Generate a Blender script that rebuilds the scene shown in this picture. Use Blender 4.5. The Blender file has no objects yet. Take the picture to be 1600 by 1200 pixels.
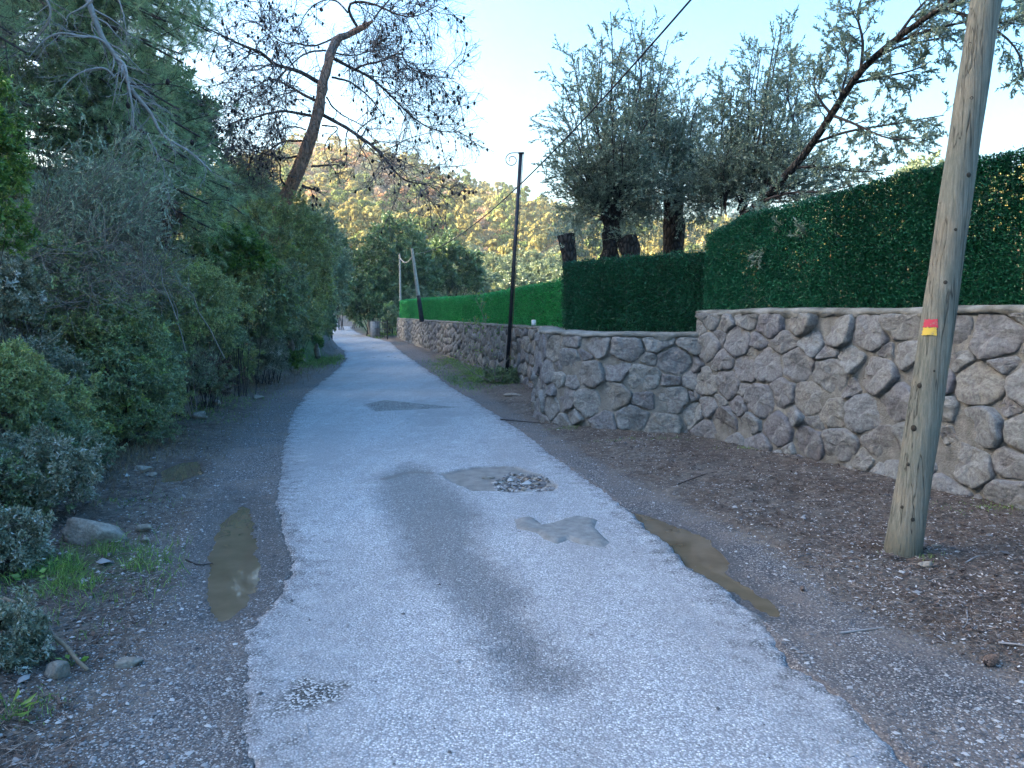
import bpy, math
import numpy as np
from mathutils import Vector
C = bpy.context.scene.collection
SC = bpy.context.scene
R_ = math.radians

# ------------------------------------------------------------------ camera
CAMZ = 1.6
PITCH = math.atan(110 / 1200.0)
cam_d = bpy.data.cameras.new('camera')
cam = bpy.data.objects.new('camera', cam_d); C.objects.link(cam)
cam_d.sensor_width = 36.0; cam_d.lens = 27.0
cam_d.clip_start = 0.05; cam_d.clip_end = 3000
cam.location = (0, 0, CAMZ)
cam.rotation_euler = (math.pi / 2 - PITCH, 0, 0)
SC.camera = cam

# ------------------------------------------------------------------ light
SUN_EL = R_(20.5)
SUN_V = Vector((-1.0, 0.06, 0)).normalized()          # horizontal direction towards the sun
w = bpy.data.worlds.new('World'); SC.world = w; w.use_nodes = True
wn = w.node_tree; wn.nodes.clear()
sky = wn.nodes.new('ShaderNodeTexSky'); sky.sky_type = 'NISHITA'; sky.sun_disc = False
sky.sun_elevation = SUN_EL
sky.sun_rotation = math.atan2(SUN_V.x, SUN_V.y)
sky.air_density = 1.4; sky.dust_density = 6.0; sky.ozone_density = 4.0
bg = wn.nodes.new('ShaderNodeBackground'); bg.inputs[1].default_value = 0.15
wo = wn.nodes.new('ShaderNodeOutputWorld')
hs = wn.nodes.new('ShaderNodeHueSaturation'); hs.inputs['Saturation'].default_value = 1.35
wn.links.new(sky.outputs[0], hs.inputs['Color']); wn.links.new(hs.outputs[0], bg.inputs[0]); wn.links.new(bg.outputs[0], wo.inputs[0])
sd = bpy.data.lights.new('sun', 'SUN'); sd.energy = 5.0; sd.angle = R_(0.6); sd.color = (1.0, 0.84, 0.58)
so = bpy.data.objects.new('sun', sd); C.objects.link(so)
sdir = Vector((SUN_V.x * math.cos(SUN_EL), SUN_V.y * math.cos(SUN_EL), math.sin(SUN_EL)))
so.rotation_euler = (-sdir).to_track_quat('-Z', 'Y').to_euler(); so.location = (0, 0, 60)
SC.view_settings.view_transform = 'Standard'; SC.view_settings.look = 'None'
SC.view_settings.gamma = 1.0; SC.view_settings.use_curve_mapping = False
SC.view_settings.exposure = 2.68
try:
    SC.cycles.max_bounces = 6; SC.cycles.diffuse_bounces = 3; SC.cycles.transparent_max_bounces = 6
except Exception: pass

# ------------------------------------------------------------------ picking helpers (photo px -> world, used once to measure positions)
def ray(px, py):
    dx = (np.asarray(px, float) - 800) / 1200; dy = -(np.asarray(py, float) - 600) / 1200
    c, s = math.cos(PITCH), math.sin(PITCH)
    return dx, dy * s + c, dy * c - s
def G(px, py, z=0.0):
    dx, dyy, dz = ray(px, py); t = (z - CAMZ) / dz
    return np.stack([dx * t, dyy * t], -1)
def at(px, py, Y):
    dx, dyy, dz = ray(px, py); t = Y / dyy
    return np.array([dx * t, Y, CAMZ + dz * t])
def GP(pts, z=0.0):
    a = np.array(pts, float); return G(a[:, 0], a[:, 1], z)

# ------------------------------------------------------------------ numpy noise
def _h(ix, iy, iz=0, seed=0):
    n = (ix.astype(np.int64) * 374761393 + iy.astype(np.int64) * 668265263 + np.int64(iz) * 2147483647 if np.isscalar(iz)
         else ix.astype(np.int64) * 374761393 + iy.astype(np.int64) * 668265263 + iz.astype(np.int64) * 1274126177)
    n = (n + seed * 144665) & 0x7fffffff
    n = ((n ^ (n >> 13)) * 1274126177) & 0x7fffffff
    n = ((n ^ (n >> 16)) * 668265263) & 0x7fffffff
    return (n & 0xffff) / 65535.0
def vn2(x, y, seed=0):
    x = np.asarray(x, float); y = np.asarray(y, float)
    ix = np.floor(x); iy = np.floor(y); fx = x - ix; fy = y - iy
    fx = fx * fx * (3 - 2 * fx); fy = fy * fy * (3 - 2 * fy)
    a = _h(ix, iy, 0, seed); b = _h(ix + 1, iy, 0, seed); c = _h(ix, iy + 1, 0, seed); d = _h(ix + 1, iy + 1, 0, seed)
    return (a * (1 - fx) + b * fx) * (1 - fy) + (c * (1 - fx) + d * fx) * fy
def fbm(x, y, oct=4, seed=0):
    s = 0; a = 1; t = 0
    for o in range(oct):
        s = s + a * (vn2(np.asarray(x) * 2 ** o, np.asarray(y) * 2 ** o, seed + o * 7) - .5); t += a; a *= .5
    return s / t * 2
def vn3(p, seed=0):
    i = np.floor(p); f = p - i; f = f * f * (3 - 2 * f); r = 0
    for dx in (0, 1):
        for dy in (0, 1):
            for dz in (0, 1):
                wgt = (f[..., 0] if dx else 1 - f[..., 0]) * (f[..., 1] if dy else 1 - f[..., 1]) * (f[..., 2] if dz else 1 - f[..., 2])
                r = r + wgt * _h(i[..., 0] + dx, i[..., 1] + dy, i[..., 2] + dz, seed)
    return r * 2 - 1
def ss(a, b, x):
    t = np.clip((np.asarray(x, float) - a) / (b - a), 0, 1); return t * t * (3 - 2 * t)
def norm(v):
    return v / np.maximum(np.linalg.norm(v, axis=-1, keepdims=True), 1e-9)
def sdf_poly(poly, x, y):
    """signed distance, positive inside; zero work far away"""
    x = np.asarray(x, float); y = np.asarray(y, float)
    shp = x.shape; x = x.ravel(); y = y.ravel()
    out = np.full(x.shape, -9.0)
    lo = poly.min(0) - 1.0; hi = poly.max(0) + 1.0
    m = (x > lo[0]) & (x < hi[0]) & (y > lo[1]) & (y < hi[1])
    if m.any():
        px = x[m]; py = y[m]; d = np.full(px.shape, 1e9); ins = np.zeros(px.shape, bool)
        for i in range(len(poly)):
            a = poly[i]; b = poly[(i + 1) % len(poly)]; e = b - a
            t = np.clip(((px - a[0]) * e[0] + (py - a[1]) * e[1]) / max(e @ e, 1e-12), 0, 1)
            d = np.minimum(d, np.hypot(px - a[0] - t * e[0], py - a[1] - t * e[1]))
            c1 = (a[1] > py) != (b[1] > py)
            with np.errstate(divide='ignore', invalid='ignore'):
                xi = (b[0] - a[0]) * (py - a[1]) / (b[1] - a[1]) + a[0]
            ins ^= c1 & (px < xi)
        out[m] = np.where(ins, d, -d)
    return out.reshape(shp)

# ------------------------------------------------------------------ mesh helpers
def mk_mesh(name, V, F, mat=None, smooth=False, attrs=None):
    """V Nx3, F MxK (all same size)"""
    V = np.ascontiguousarray(V, dtype=np.float32); F = np.ascontiguousarray(F, dtype=np.int32)
    me = bpy.data.meshes.new(name)
    k = F.shape[1]; m = F.shape[0]
    me.vertices.add(len(V)); me.vertices.foreach_set('co', V.ravel())
    me.loops.add(m * k); me.loops.foreach_set('vertex_index', F.ravel())
    me.polygons.add(m); me.polygons.foreach_set('loop_start', np.arange(m, dtype=np.int32) * k)
    if smooth: me.polygons.foreach_set('use_smooth', np.ones(m, bool))
    if attrs:
        for an, av in attrs.items():
            a = me.attributes.new(an, 'FLOAT', 'POINT'); a.data.foreach_set('value', np.ascontiguousarray(av, dtype=np.float32))
    me.update(calc_edges=True)
    if mat: me.materials.append(mat)
    return me
def wloc(o):
    v = np.zeros(3)
    while o is not None:
        v = v + np.array(o.location); o = o.parent
    return v
def part(name, VF, mat, parent, smooth=False, attrs=None, kind=None, label=None):
    V, F = VF
    V = np.asarray(V, float) - wloc(parent)
    o = bpy.data.objects.new(name, mk_mesh(name, V, F, mat, smooth, attrs)); C.objects.link(o); o.parent = parent
    if kind: o['kind'] = kind
    if label: o['label'] = label
    return o
def thing(name, label, cat, loc=(0, 0, 0), group=None):
    o = bpy.data.objects.new(name, None); C.objects.link(o); o.location = tuple(float(v) for v in loc)
    o.empty_display_size = 0.2
    o['label'] = label; o['category'] = cat; o['kind'] = 'thing'
    if group: o['group'] = group
    return o
def solo(name, VF, mat, label=None, cat=None, kind=None, group=None, smooth=False, attrs=None, origin=None):
    V, F = VF; V = np.asarray(V, float)
    org = np.zeros(3) if origin is None else np.asarray(origin, float)
    o = bpy.data.objects.new(name, mk_mesh(name, V - org, F, mat, smooth, attrs)); C.objects.link(o); o.location = tuple(org)
    if label: o['label'] = label
    if cat: o['category'] = cat
    o['kind'] = kind or 'thing'
    if group: o['group'] = group
    return o
def cat_vf(*vfs):
    V = []; F = []; n = 0
    for v, f in vfs:
        V.append(v); F.append(f + n); n += len(v)
    return np.concatenate(V), np.concatenate(F)
def tubes(P, Rr, n=5, cap=False):
    """P [B,K,3], Rr [B,K] -> quads"""
    P = np.asarray(P, float); Rr = np.asarray(Rr, float)
    if P.ndim == 2: P = P[None]; Rr = Rr[None]
    B, K, _ = P.shape
    T = np.empty_like(P); T[:, 1:-1] = P[:, 2:] - P[:, :-2]; T[:, 0] = P[:, 1] - P[:, 0]; T[:, -1] = P[:, -1] - P[:, -2]
    T = norm(T)
    mt = norm(T.mean(1, keepdims=True))
    ref = np.where(np.abs(mt[..., 2:3]) < .8, np.array([0, 0, 1.0]), np.array([1.0, 0, 0]))
    U = norm(np.cross(T, np.broadcast_to(ref, T.shape))); W = np.cross(T, U)
    a = np.arange(n) / n * 2 * math.pi
    V = P[:, :, None] + Rr[:, :, None, None] * (np.cos(a)[None, None, :, None] * U[:, :, None] + np.sin(a)[None, None, :, None] * W[:, :, None])
    V = V.reshape(-1, 3)
    b = np.arange(B)[:, None, None] * K * n; k = np.arange(K - 1)[None, :, None] * n; j = np.arange(n)[None, None, :]
    j2 = (j + 1) % n
    F = np.stack([b + k + j, b + k + j2, b + k + n + j2, b + k + n + j], -1).reshape(-1, 4)
    return V, F
def leaves(rng, P, D, L, Wd, fold=.25, tri=False):
    """rhombus leaves at P along D; L, Wd scalars or arrays; returns verts, tris"""
    N = len(P); D = norm(D)
    S = norm(np.cross(D, norm(rng.normal(size=(N, 3))))); U = np.cross(S, D)
    L = np.broadcast_to(L, N)[:, None]; Wd = np.broadcast_to(Wd, N)[:, None]
    a = P; c = P + D * L
    m = P + D * L * .45 + U * Wd * fold
    b = m + S * Wd * .5; d = m - S * Wd * .5
    if tri:
        V = np.stack([a + S * Wd * .3, c, a - S * Wd * .3], 1).reshape(-1, 3)
        i = np.arange(N)[:, None] * 3
        return V, i + np.array([[0, 1, 2]])
    V = np.stack([a, b, c, d], 1).reshape(-1, 3)
    i = np.arange(N)[:, None] * 4
    F = np.concatenate([i + np.array([[0, 1, 2]]), i + np.array([[0, 2, 3]])], 1).reshape(-1, 3)
    return V, F
def spawn(rng, P, Rr, m, L, t=(.2, 1.), ang=(30, 60), fall=.5, K=5, bend=(0, 0, 0), wig=.15, rs=.6, tip=.25, bias=None):
    B, K0, _ = P.shape
    tt = (np.arange(m)[None] + rng.random((B, m))) / m * (t[1] - t[0]) + t[0]
    f = np.clip(tt * (K0 - 1), 0, K0 - 1.001); i = f.astype(int); fr = (f - i)[..., None]
    bi = np.arange(B)[:, None]
    p = P[bi, i] * (1 - fr) + P[bi, i + 1] * fr; T = norm(P[bi, i + 1] - P[bi, i])
    r = (Rr[bi, i] * (1 - fr[..., 0]) + Rr[bi, i + 1] * fr[..., 0]) * rs
    pr = norm(np.cross(T, rng.normal(size=T.shape)))
    if bias is not None: pr = norm(pr + np.array(bias)); pr = norm(pr - T * (pr * T).sum(-1, keepdims=True))
    a = np.radians(rng.uniform(ang[0], ang[1], tt.shape))[..., None]
    d = norm(np.cos(a) * T + np.sin(a) * pr)
    LL = (L * (1 - fall * tt) * rng.uniform(.6, 1.25, tt.shape))[..., None]
    out = [p]; st = LL / (K - 1)
    for k in range(K - 1):
        p = p + d * st; out.append(p)
        d = norm(d + np.array(bend) / (K - 1) + wig * rng.normal(size=d.shape))
    Q = np.stack(out, 2).reshape(B * m, K, 3)
    RR = (r[..., None] * np.linspace(1, tip, K)).reshape(B * m, K)
    return Q, RR
def pts_on(rng, P, n, t=(0, 1)):
    B, K, _ = P.shape
    tt = rng.uniform(t[0], t[1], (B, n)); f = np.clip(tt * (K - 1), 0, K - 1.001); i = f.astype(int); fr = (f - i)[..., None]
    bi = np.arange(B)[:, None]
    p = P[bi, i] * (1 - fr) + P[bi, i + 1] * fr; T = norm(P[bi, i + 1] - P[bi, i])
    return p.reshape(-1, 3), T.reshape(-1, 3)
def resample(pts, K):
    pts = np.asarray(pts, float); s = np.concatenate([[0], np.cumsum(np.linalg.norm(np.diff(pts, axis=0), axis=1))])
    u = np.linspace(0, s[-1], K)
    return np.stack([np.interp(u, s, pts[:, i]) for i in range(pts.shape[1])], -1)
def smooth_path(pts, K, it=2):
    p = np.asarray(pts, float)
    for _ in range(it):
        q = [p[0]]
        for a, b in zip(p[:-1], p[1:]): q += [a * .75 + b * .25, a * .25 + b * .75]
        q.append(p[-1]); p = np.array(q)
    return resample(p, K)

# ------------------------------------------------------------------ materials
class NT:
    def __init__(s, name):
        s.m = bpy.data.materials.new(name); s.m.use_nodes = True; s.t = s.m.node_tree; s.t.nodes.clear()
        s.out = s.t.nodes.new('ShaderNodeOutputMaterial')
    def n(s, ty, ins=None, **kw):
        nd = s.t.nodes.new(ty)
        for k, v in kw.items(): setattr(nd, k, v)
        if ins:
            for k, v in ins.items():
                if hasattr(v, 'links') or isinstance(v, bpy.types.NodeSocket): s.t.links.new(v, nd.inputs[k])
                else: nd.inputs[k].default_value = v
        return nd
    def attr(s, name): return s.n('ShaderNodeAttribute', attribute_name=name).outputs['Fac']
    def pos(s): return s.n('ShaderNodeNewGeometry').outputs['Position']
    def noise(s, scale, detail=4, rough=.55, vec=None, dist=0):
        i = {'Scale': scale, 'Detail': detail, 'Roughness': rough, 'Distortion': dist}
        i['Vector'] = vec if vec is not None else s.pos()
        return s.n('ShaderNodeTexNoise', i).outputs['Fac']
    def vor(s, scale, vec=None, feature='F1', out='Distance', rnd=1.0):
        return s.n('ShaderNodeTexVoronoi', {'Scale': scale, 'Vector': vec if vec is not None else s.pos(), 'Randomness': rnd}, feature=feature).outputs[out]
    def math(s, op, a, b=0.0, c=0.0, clamp=False):
        nd = s.n('ShaderNodeMath', {0: a, 1: b, 2: c}, operation=op); nd.use_clamp = clamp; return nd.outputs[0]
    def ramp(s, fac, stops, interp='LINEAR'):
        nd = s.n('ShaderNodeValToRGB', {0: fac}); cr = nd.color_ramp; cr.interpolation = interp
        while len(cr.elements) < len(stops): cr.elements.new(.5)
        for e, (p, c) in zip(cr.elements, stops):
            e.position = p; e.color = (c[0], c[1], c[2], 1) if not np.isscalar(c) else (c, c, c, 1)
        return nd.outputs['Color']
    def mr(s, v, a, b, c=0., d=1.):
        return s.n('ShaderNodeMapRange', {0: v, 1: a, 2: b, 3: c, 4: d}).outputs[0]
    def mix(s, fac, a, b, bt='MIX'):
        nd = s.n('ShaderNodeMix', data_type='RGBA', blend_type=bt); 
        for k, v in ((0, fac), (6, a), (7, b)):
            if isinstance(v, bpy.types.NodeSocket): s.t.links.new(v, nd.inputs[k])
            else: nd.inputs[k].default_value = (v if k == 0 else (v[0], v[1], v[2], 1))
        return nd.outputs[2]
    def bump(s, h, strength=.5, dist=.01, nrm=None):
        i = {'Height': h, 'Strength': strength, 'Distance': dist}
        if nrm is not None: i['Normal'] = nrm
        return s.n('ShaderNodeBump', i).outputs[0]
    def bsdf(s, col, rough=.8, nrm=None, spec=.3, **kw):
        i = {'Base Color': col if isinstance(col, bpy.types.NodeSocket) else (*col, 1), 'Roughness': rough, 'Specular IOR Level': spec}
        if nrm is not None: i['Normal'] = nrm
        i.update(kw)
        b = s.n('ShaderNodeBsdfPrincipled', i); s.last = b
        s.t.links.new(b.outputs[0], s.out.inputs[0]); return s.m
def simple(name, col, rough=.8, nscale=8, var=.35, bump=.3, bd=.005, spec=.3, metallic=0):
    t = NT(name); nz = t.noise(nscale, 5)
    c = t.ramp(nz, [(.25, [x * (1 - var) for x in col]), (.75, [x * (1 + var) for x in col])])
    t.bsdf(c, rough, t.bump(t.noise(nscale * 6, 4), bump, bd), spec); t.last.inputs['Metallic'].default_value = metallic
    return t.m
def leafmat(name, dark, mid, light, rough=.5, trans=.25, spec=.35):
    if name.startswith('leaf_'): rough, spec = rough * .8, .6
    t = NT(name); tn = t.attr('tone')
    c = t.ramp(tn, [(.0, dark), (.5, mid), (1., light)])
    t.bsdf(c, rough, None, spec); b = t.last
    tr = t.n('ShaderNodeBsdfTranslucent', {0: c})
    mx = t.n('ShaderNodeMixShader', {0: trans, 1: b.outputs[0], 2: tr.outputs[0]})
    t.t.links.new(mx.outputs[0], t.out.inputs[0]); return t.m
def barkmat(name, a, b, zs=.25, scale=14, bump=.8, bd=.02):
    t = NT(name)
    mp = t.n('ShaderNodeMapping', {'Vector': t.pos(), 'Scale': (1, 1, zs)}).outputs[0]
    v = t.vor(scale, mp, 'DISTANCE_TO_EDGE'); nz = t.noise(scale * .4, 6, .65, mp)
    f = t.mr(v, 0, .25)
    c = t.mix(f, [x * .35 for x in a], t.ramp(nz, [(.3, a), (.7, b)]))
    t.bsdf(c, .9, t.bump(t.math('ADD', f, nz), bump, bd), .15); return t.m
M = {}

# ------------------------------------------------------------------ plan of the place
LE = GP([(330, 1500), (385, 1200), (383, 1060), (386, 985), (425, 950), (456, 880), (438, 830), (430, 780), (440, 720), (452, 650), (480, 612), (520, 582), (541, 562), (537, 548), (525, 540), (514, 531), (512, 520), (513, 512), (520, 508), (541, 505)])
RE = GP([(2200, 1800), (1440, 1200), (1330, 1095), (1250, 1040), (1185, 960), (1080, 880), (1005, 815), (940, 762), (870, 716), (815, 672), (757, 635), (700, 600), (650, 566), (609, 534), (584, 528), (566, 523), (554, 517), (547, 512), (553, 508.5), (578, 505)])
SL = GP([(40, 1500), (140, 1200), (225, 1050), (275, 930), (300, 830), (335, 740), (385, 660), (430, 612), (495, 582), (530, 560), (531, 548), (519, 540), (509, 531), (507, 520), (508, 512), (516, 508), (538, 505)])
SR = GP([(2600, 1500), (1700, 1110), (1560, 1045), (1400, 985), (1290, 925), (1190, 850), (1090, 800), (980, 748), (905, 706), (835, 662), (790, 636), (740, 605), (690, 570), (640, 537), (610, 531), (588, 527), (568, 522), (556, 517), (549, 512), (556, 508.5), (581, 505)])
def fn(E):
    o = np.argsort(E[:, 1]); return (lambda y: np.interp(y, E[o, 1], E[o, 0]))
xL, xR, xSL, xSR = fn(LE), fn(RE), fn(SL), fn(SR)
TOE = np.array([(-3.2, -300), (-3.2, -40), (-2.9, 2), (-3.05, 4.3), (-3.6, 6), (-4.35, 8), (-5.05, 11), (-5.55, 16), (-5.9, 20), (-6.7, 27), (-8.3, 36), (-12.4, 48), (-16, 60), (-20.5, 80), (-25, 100), (-30, 140), (-34, 700)])
xT = lambda y: np.interp(y, TOE[:, 1], TOE[:, 0])
# stone wall front lines (ground level, measured)
W_NEAR = np.array([(2.42, 10.05), (3.3, 8.06), (4.13, 6.2), (5.05, 4.1), (6.4, 1.0)])
W_MID = np.array([(.62, 15.9), (.53, 14.4), (.47, 13.0), (.46, 12.1), (.52, 11.45), (.74, 10.95), (1.13, 10.5), (1.68, 10.2), (2.5, 9.98)])
W_FAR = np.array([(-7.4, 50.0), (-3.4, 33.0), (-1.05, 22.9), (.62, 15.9)])
XW = np.array([(7.5, -1.5), (6.4, 1.0), (5.05, 4.1), (4.13, 6.2), (2.42, 10.05), (.9, 11.6), (.75, 13), (.75, 15.9), (-3.3, 33.0), (-7.3, 50.0)])
xW = lambda y: np.interp(y, XW[:, 1], XW[:, 0])
P_LEFT = GP([(375, 783), (394, 788), (399, 830), (409, 880), (400, 918), (362, 962), (335, 964), (319, 925), (322, 870), (334, 830), (352, 800)])
P_RIGHT = GP([(968, 791), (1004, 795), (1052, 812), (1100, 830), (1143, 866), (1141, 890), (1172, 908), (1213, 935), (1222, 958), (1190, 948), (1130, 912), (1080, 889), (1035, 862), (1000, 832)])
P_SMALL = GP([(246, 738), (276, 724), (312, 720), (322, 740), (285, 753), (250, 756)])
P_HOLE = GP([(684, 739), (740, 729), (800, 727), (846, 741), (872, 757), (868, 767), (800, 768), (735, 766), (705, 752)])
P_HOLE2 = GP([(775, 752), (800, 736), (845, 744), (868, 760), (820, 767), (780, 765)])
P_PATCH = GP([(803, 811), (830, 806), (850, 822), (880, 812), (905, 807), (935, 812), (930, 825), (955, 848), (945, 856), (905, 850), (888, 843), (870, 850), (848, 842), (838, 833), (806, 826)])
P_DAMP = GP([(600, 742), (640, 722), (672, 733), (729, 782), (750, 810), (746, 852), (785, 897), (820, 925), (810, 955), (880, 1040), (930, 1055), (880, 1080), (800, 1075), (760, 1000), (694, 922), (641, 880), (624, 838), (592, 768)])
P_SPOT = GP([(478, 1058), (540, 1072), (520, 1100), (470, 1108), (425, 1118), (440, 1090)])
P_MAN = GP([(566, 632), (600, 625), (660, 631), (720, 636), (640, 640), (585, 643)])
P_WETL = GP([(352, 760), (425, 775), (440, 830), (452, 880), (418, 945), (375, 980), (320, 975), (300, 900), (318, 800)])
RIDGE = [(-1.2, .03), (-.6, .10), (-.4, .15), (-.27, .208), (-.2, .202), (-.133, .186), (-.06, .176), (0, .158), (.06, .135), (.15, .115), (.3, .11), (.42, .13), (.5, .145), (.65, .15), (1.2, .12)]
def hillz(x, y):
    y1 = np.maximum(y, 1.); a = x / y1; D = np.hypot(x, y)
    tn = np.interp(a, [r[0] for r in RIDGE], [r[1] for r in RIDGE])
    top = 345.; hm = tn * 345. - 4
    s = ss(95, 150, D) * .10 + .90 * np.clip((D - 125) / (top - 125), 0, 1) ** 1.05
    z = hm * s * np.where(y > 20, 1, 0) + ss(120, 200, D) * 5 * fbm(x / 55, y / 55, 3, 5)
    return z * ss(60, 100, y) - 22 * ss(350, 480, D)
def H(x, y, fine=True):
    x = np.asarray(x, float); y = np.asarray(y, float)
    z = hillz(x, y)
    # left bank and the hill that shades the road
    d = xT(y) - x + .35 * fbm(x / 1.5, y / 1.5, 3, 3)
    tap = 1 - .9 * ss(85, 165, y)
    nearf = 1 - .45 * ss(30, 90, y)
    bank = (1.0 * ss(0, .75, d) + .75 * ss(.5, 2.0, d)) * nearf + .50 * np.clip(d - 1.0, 0, 5) + .455 * np.clip(d - 6.0, 0, 125)
    bank = bank * tap * (1 + .12 * fbm(x / 14, y / 14, 3, 9) * ss(2, 8, d)) + .25 * ss(.3, 1.5, d) * fbm(x / .9, y / .9, 4, 17)
    z = z + np.where(d > 0, bank, 0)
    # garden behind the wall
    g = ss(.14, .42, x - xW(y)) * (1 - ss(49.5, 52, y))
    z = z + 1.0 * g * (1 - ss(14, 30, x)) + .08 * g * fbm(x, y, 3, 4)
    # verge
    xl = xL(y); xr = xR(y); sl = xSL(y); sr = xSR(y)
    out = np.maximum(sl - x, x - sr)
    edge = np.maximum(xl - x, x - xr)
    z = z - .010 * ss(-.02, .12, edge) * (1 - ss(60, 90, y))
    z = z + .05 * ss(.0, .8, out) * (1 - g) * (1 - ss(60, 90, y))
    if fine:
        amp = .007 + .022 * ss(.05, .5, out)
        amp = amp * (1 - g * .5)
        z = z + np.where(edge > 0, amp * fbm(x / .16, y / .16, 4, 31), 0) * (1 - ss(40, 60, y))
        z = z + np.where(out > .1, .035 * fbm(x / .6, y / .6, 3, 41), 0) * (1 - ss(60, 90, y))
    for P, lv in ((P_LEFT, -.036), (P_RIGHT, -.036), (P_SMALL, .004)):
        s = sdf_poly(P, x, y) + .035 * fbm(x / .12, y / .12, 3, 77)
        near = ss(-.22, -.05, s)
        z = z * (1 - near) + near * (lv + .016 * (1 - ss(-.12, .0, s)) - .03 * ss(0, .16, s) + .003 * fbm(x / .05, y / .05, 2, 8))
    return z
def Hf(x, y): return float(H(np.array([x]), np.array([y]))[0])

# ------------------------------------------------------------------ ground
def axis(lo, hi, dense_lo, dense_hi, d, growth=1.06, maxd=9.):
    a = list(np.arange(dense_lo, dense_hi, d)); s = d; v = dense_lo; left = []
    while v > lo: s = min(s * growth, maxd); v -= s; left.append(v)
    s = d; v = a[-1]
    while v < hi: s = min(s * growth, maxd); v += s; a.append(v)
    return np.array(left[::-1] + a)
def grid_vf(X, Y, Z):
    ny, nx = X.shape
    i = np.arange(ny - 1)[:, None] * nx + np.arange(nx - 1)[None]
    F = np.stack([i, i + 1, i + nx + 1, i + nx], -1).reshape(-1, 4)
    return np.stack([X, Y, Z], -1).reshape(-1, 3), F
gx = axis(-420, 420, -5.2, 4.6, .044, 1.07, 9); gy = axis(-220, 900, 2.2, 11.5, .044, 1.05, 9)
X, Y = np.meshgrid(gx, gy); Z = H(X, Y)
edge = np.maximum(xL(Y) - X, X - xR(Y)); out = np.maximum(xSL(Y) - X, X - xSR(Y))
Z = Z - .11 * ss(.02, .10, -edge)
bankd = xT(Y) - X
t = NT('ground_dirt')
sh = t.attr('out'); bk = t.attr('bank'); wet = t.attr('wet'); far = t.attr('far'); gm = t.attr('green')
n1 = t.noise(1.7, 6, .6); n2 = t.noise(14, 6, .65); n3 = t.noise(60, 4, .6)
dirt = t.ramp(n2, [(.25, (0.034, 0.021, 0.014)), (.5, (0.096, 0.062, 0.045)), (.75, (0.213, 0.154, 0.118))])
dirt = t.mix(t.mr(n1, .35, .65), dirt, t.ramp(n2, [(.3, (0.062, 0.043, 0.033)), (.7, (0.247, 0.189, 0.153))]))
bankc = t.ramp(n2, [(.25, (.07, .042, .026)), (.5, (.18, .115, .07)), (.8, (.32, .24, .16))])
dirt = t.mix(t.mr(bk, .2, .6), dirt, bankc)
moss = t.ramp(n3, [(.3, (.03, .055, .012)), (.7, (.09, .13, .03))])
gsum = t.math('ADD', gm, t.mr(n2, .3, .7, -.45, .35))
dirt = t.mix(t.mr(gsum, .35, .6), dirt, moss)
v1 = t.vor(95, None, 'F1', 'Color'); v1d = t.vor(95)
sep = t.n('ShaderNodeSeparateColor', {0: v1}).outputs[0]
gravel = t.ramp(sep, [(.0, (0.061, 0.047, 0.045)), (.45, (0.143, 0.112, 0.105)), (.8, (0.275, 0.219, 0.198)), (1., (0.572, 0.465, 0.404))])
gravel = t.mix(t.mr(v1d, .35, .75), gravel, (.06, .055, .054))
gravel = t.mix(t.mr(n1, .42, .62, 0, .75), gravel, t.ramp(n3, [(.3, (0.132, 0.093, 0.077)), (.7, (0.242, 0.177, 0.146))]))
msk = t.mr(t.math('ADD', sh, t.mr(n2, .2, .8, -.28, .28)), -.06, .08)
col = t.mix(msk, gravel, dirt)
col = t.mix(t.math('MULTIPLY', wet, .65), col, (.022, .019, .018))
hillc = t.ramp(t.noise(.12, 6, .65), [(.3, (.06, .06, .025)), (.6, (.14, .11, .06)), (.8, (.2, .15, .09))])
col = t.mix(1.0, col, (.90, .98, 1.0), 'MULTIPLY')
col = t.mix(far, col, hillc)
rgh = t.mr(wet, 0, 1, .92, .38)
bh = t.math('ADD', t.math('MULTIPLY', v1d, -.6), n3)
t.bsdf(col, rgh, t.bump(bh, .85, .012), .35)
M['ground'] = t.m
rn = np.random.default_rng(5)
wetm = ss(-.12, .02, sdf_poly(P_WETL, X, Y)) * .8
wetm = np.maximum(wetm, ss(-.16, .0, sdf_poly(P_RIGHT, X, Y)) * .7)
wetm = np.maximum(wetm, ss(-.18, .0, sdf_poly(P_SMALL, X, Y)) * .8)
wetm = np.maximum(wetm, .55 * ss(.05, .5, fbm(X / .8, Y / .8, 4, 61)) * (X < 0) * (out > -.2))
green = ss(.3, .9, bankd) * ss(-.1, .5, fbm(X / 2.2, Y / 2.2, 4, 55)) * .9
green = np.maximum(green, np.exp(-(((X + 7.0) / 1.0) ** 2 + ((Y - 24.5) / 4) ** 2)) * 1.2)
gv = GP([(690, 560), (725, 562), (760, 575), (800, 598), (790, 604), (745, 598), (720, 580)])
green = np.maximum(green, ss(-.25, .2, sdf_poly(gv, X, Y)))
gg = G(140, 890)
green = np.maximum(green, 1.0 * np.exp(-(((X - gg[0]) / .45) ** 2 + ((Y - gg[1]) / .55) ** 2)))
green = np.maximum(green, ss(50, 70, Y) * .7 * (edge > .3))
solo('ground', grid_vf(X, Y, Z), M['ground'], kind='structure', smooth=True,
     attrs={'out': out.ravel(), 'bank': bankd.ravel(), 'wet': wetm.ravel(), 'far': ss(90, 140, np.hypot(X, Y)).ravel(), 'green': green.ravel()})

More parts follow.
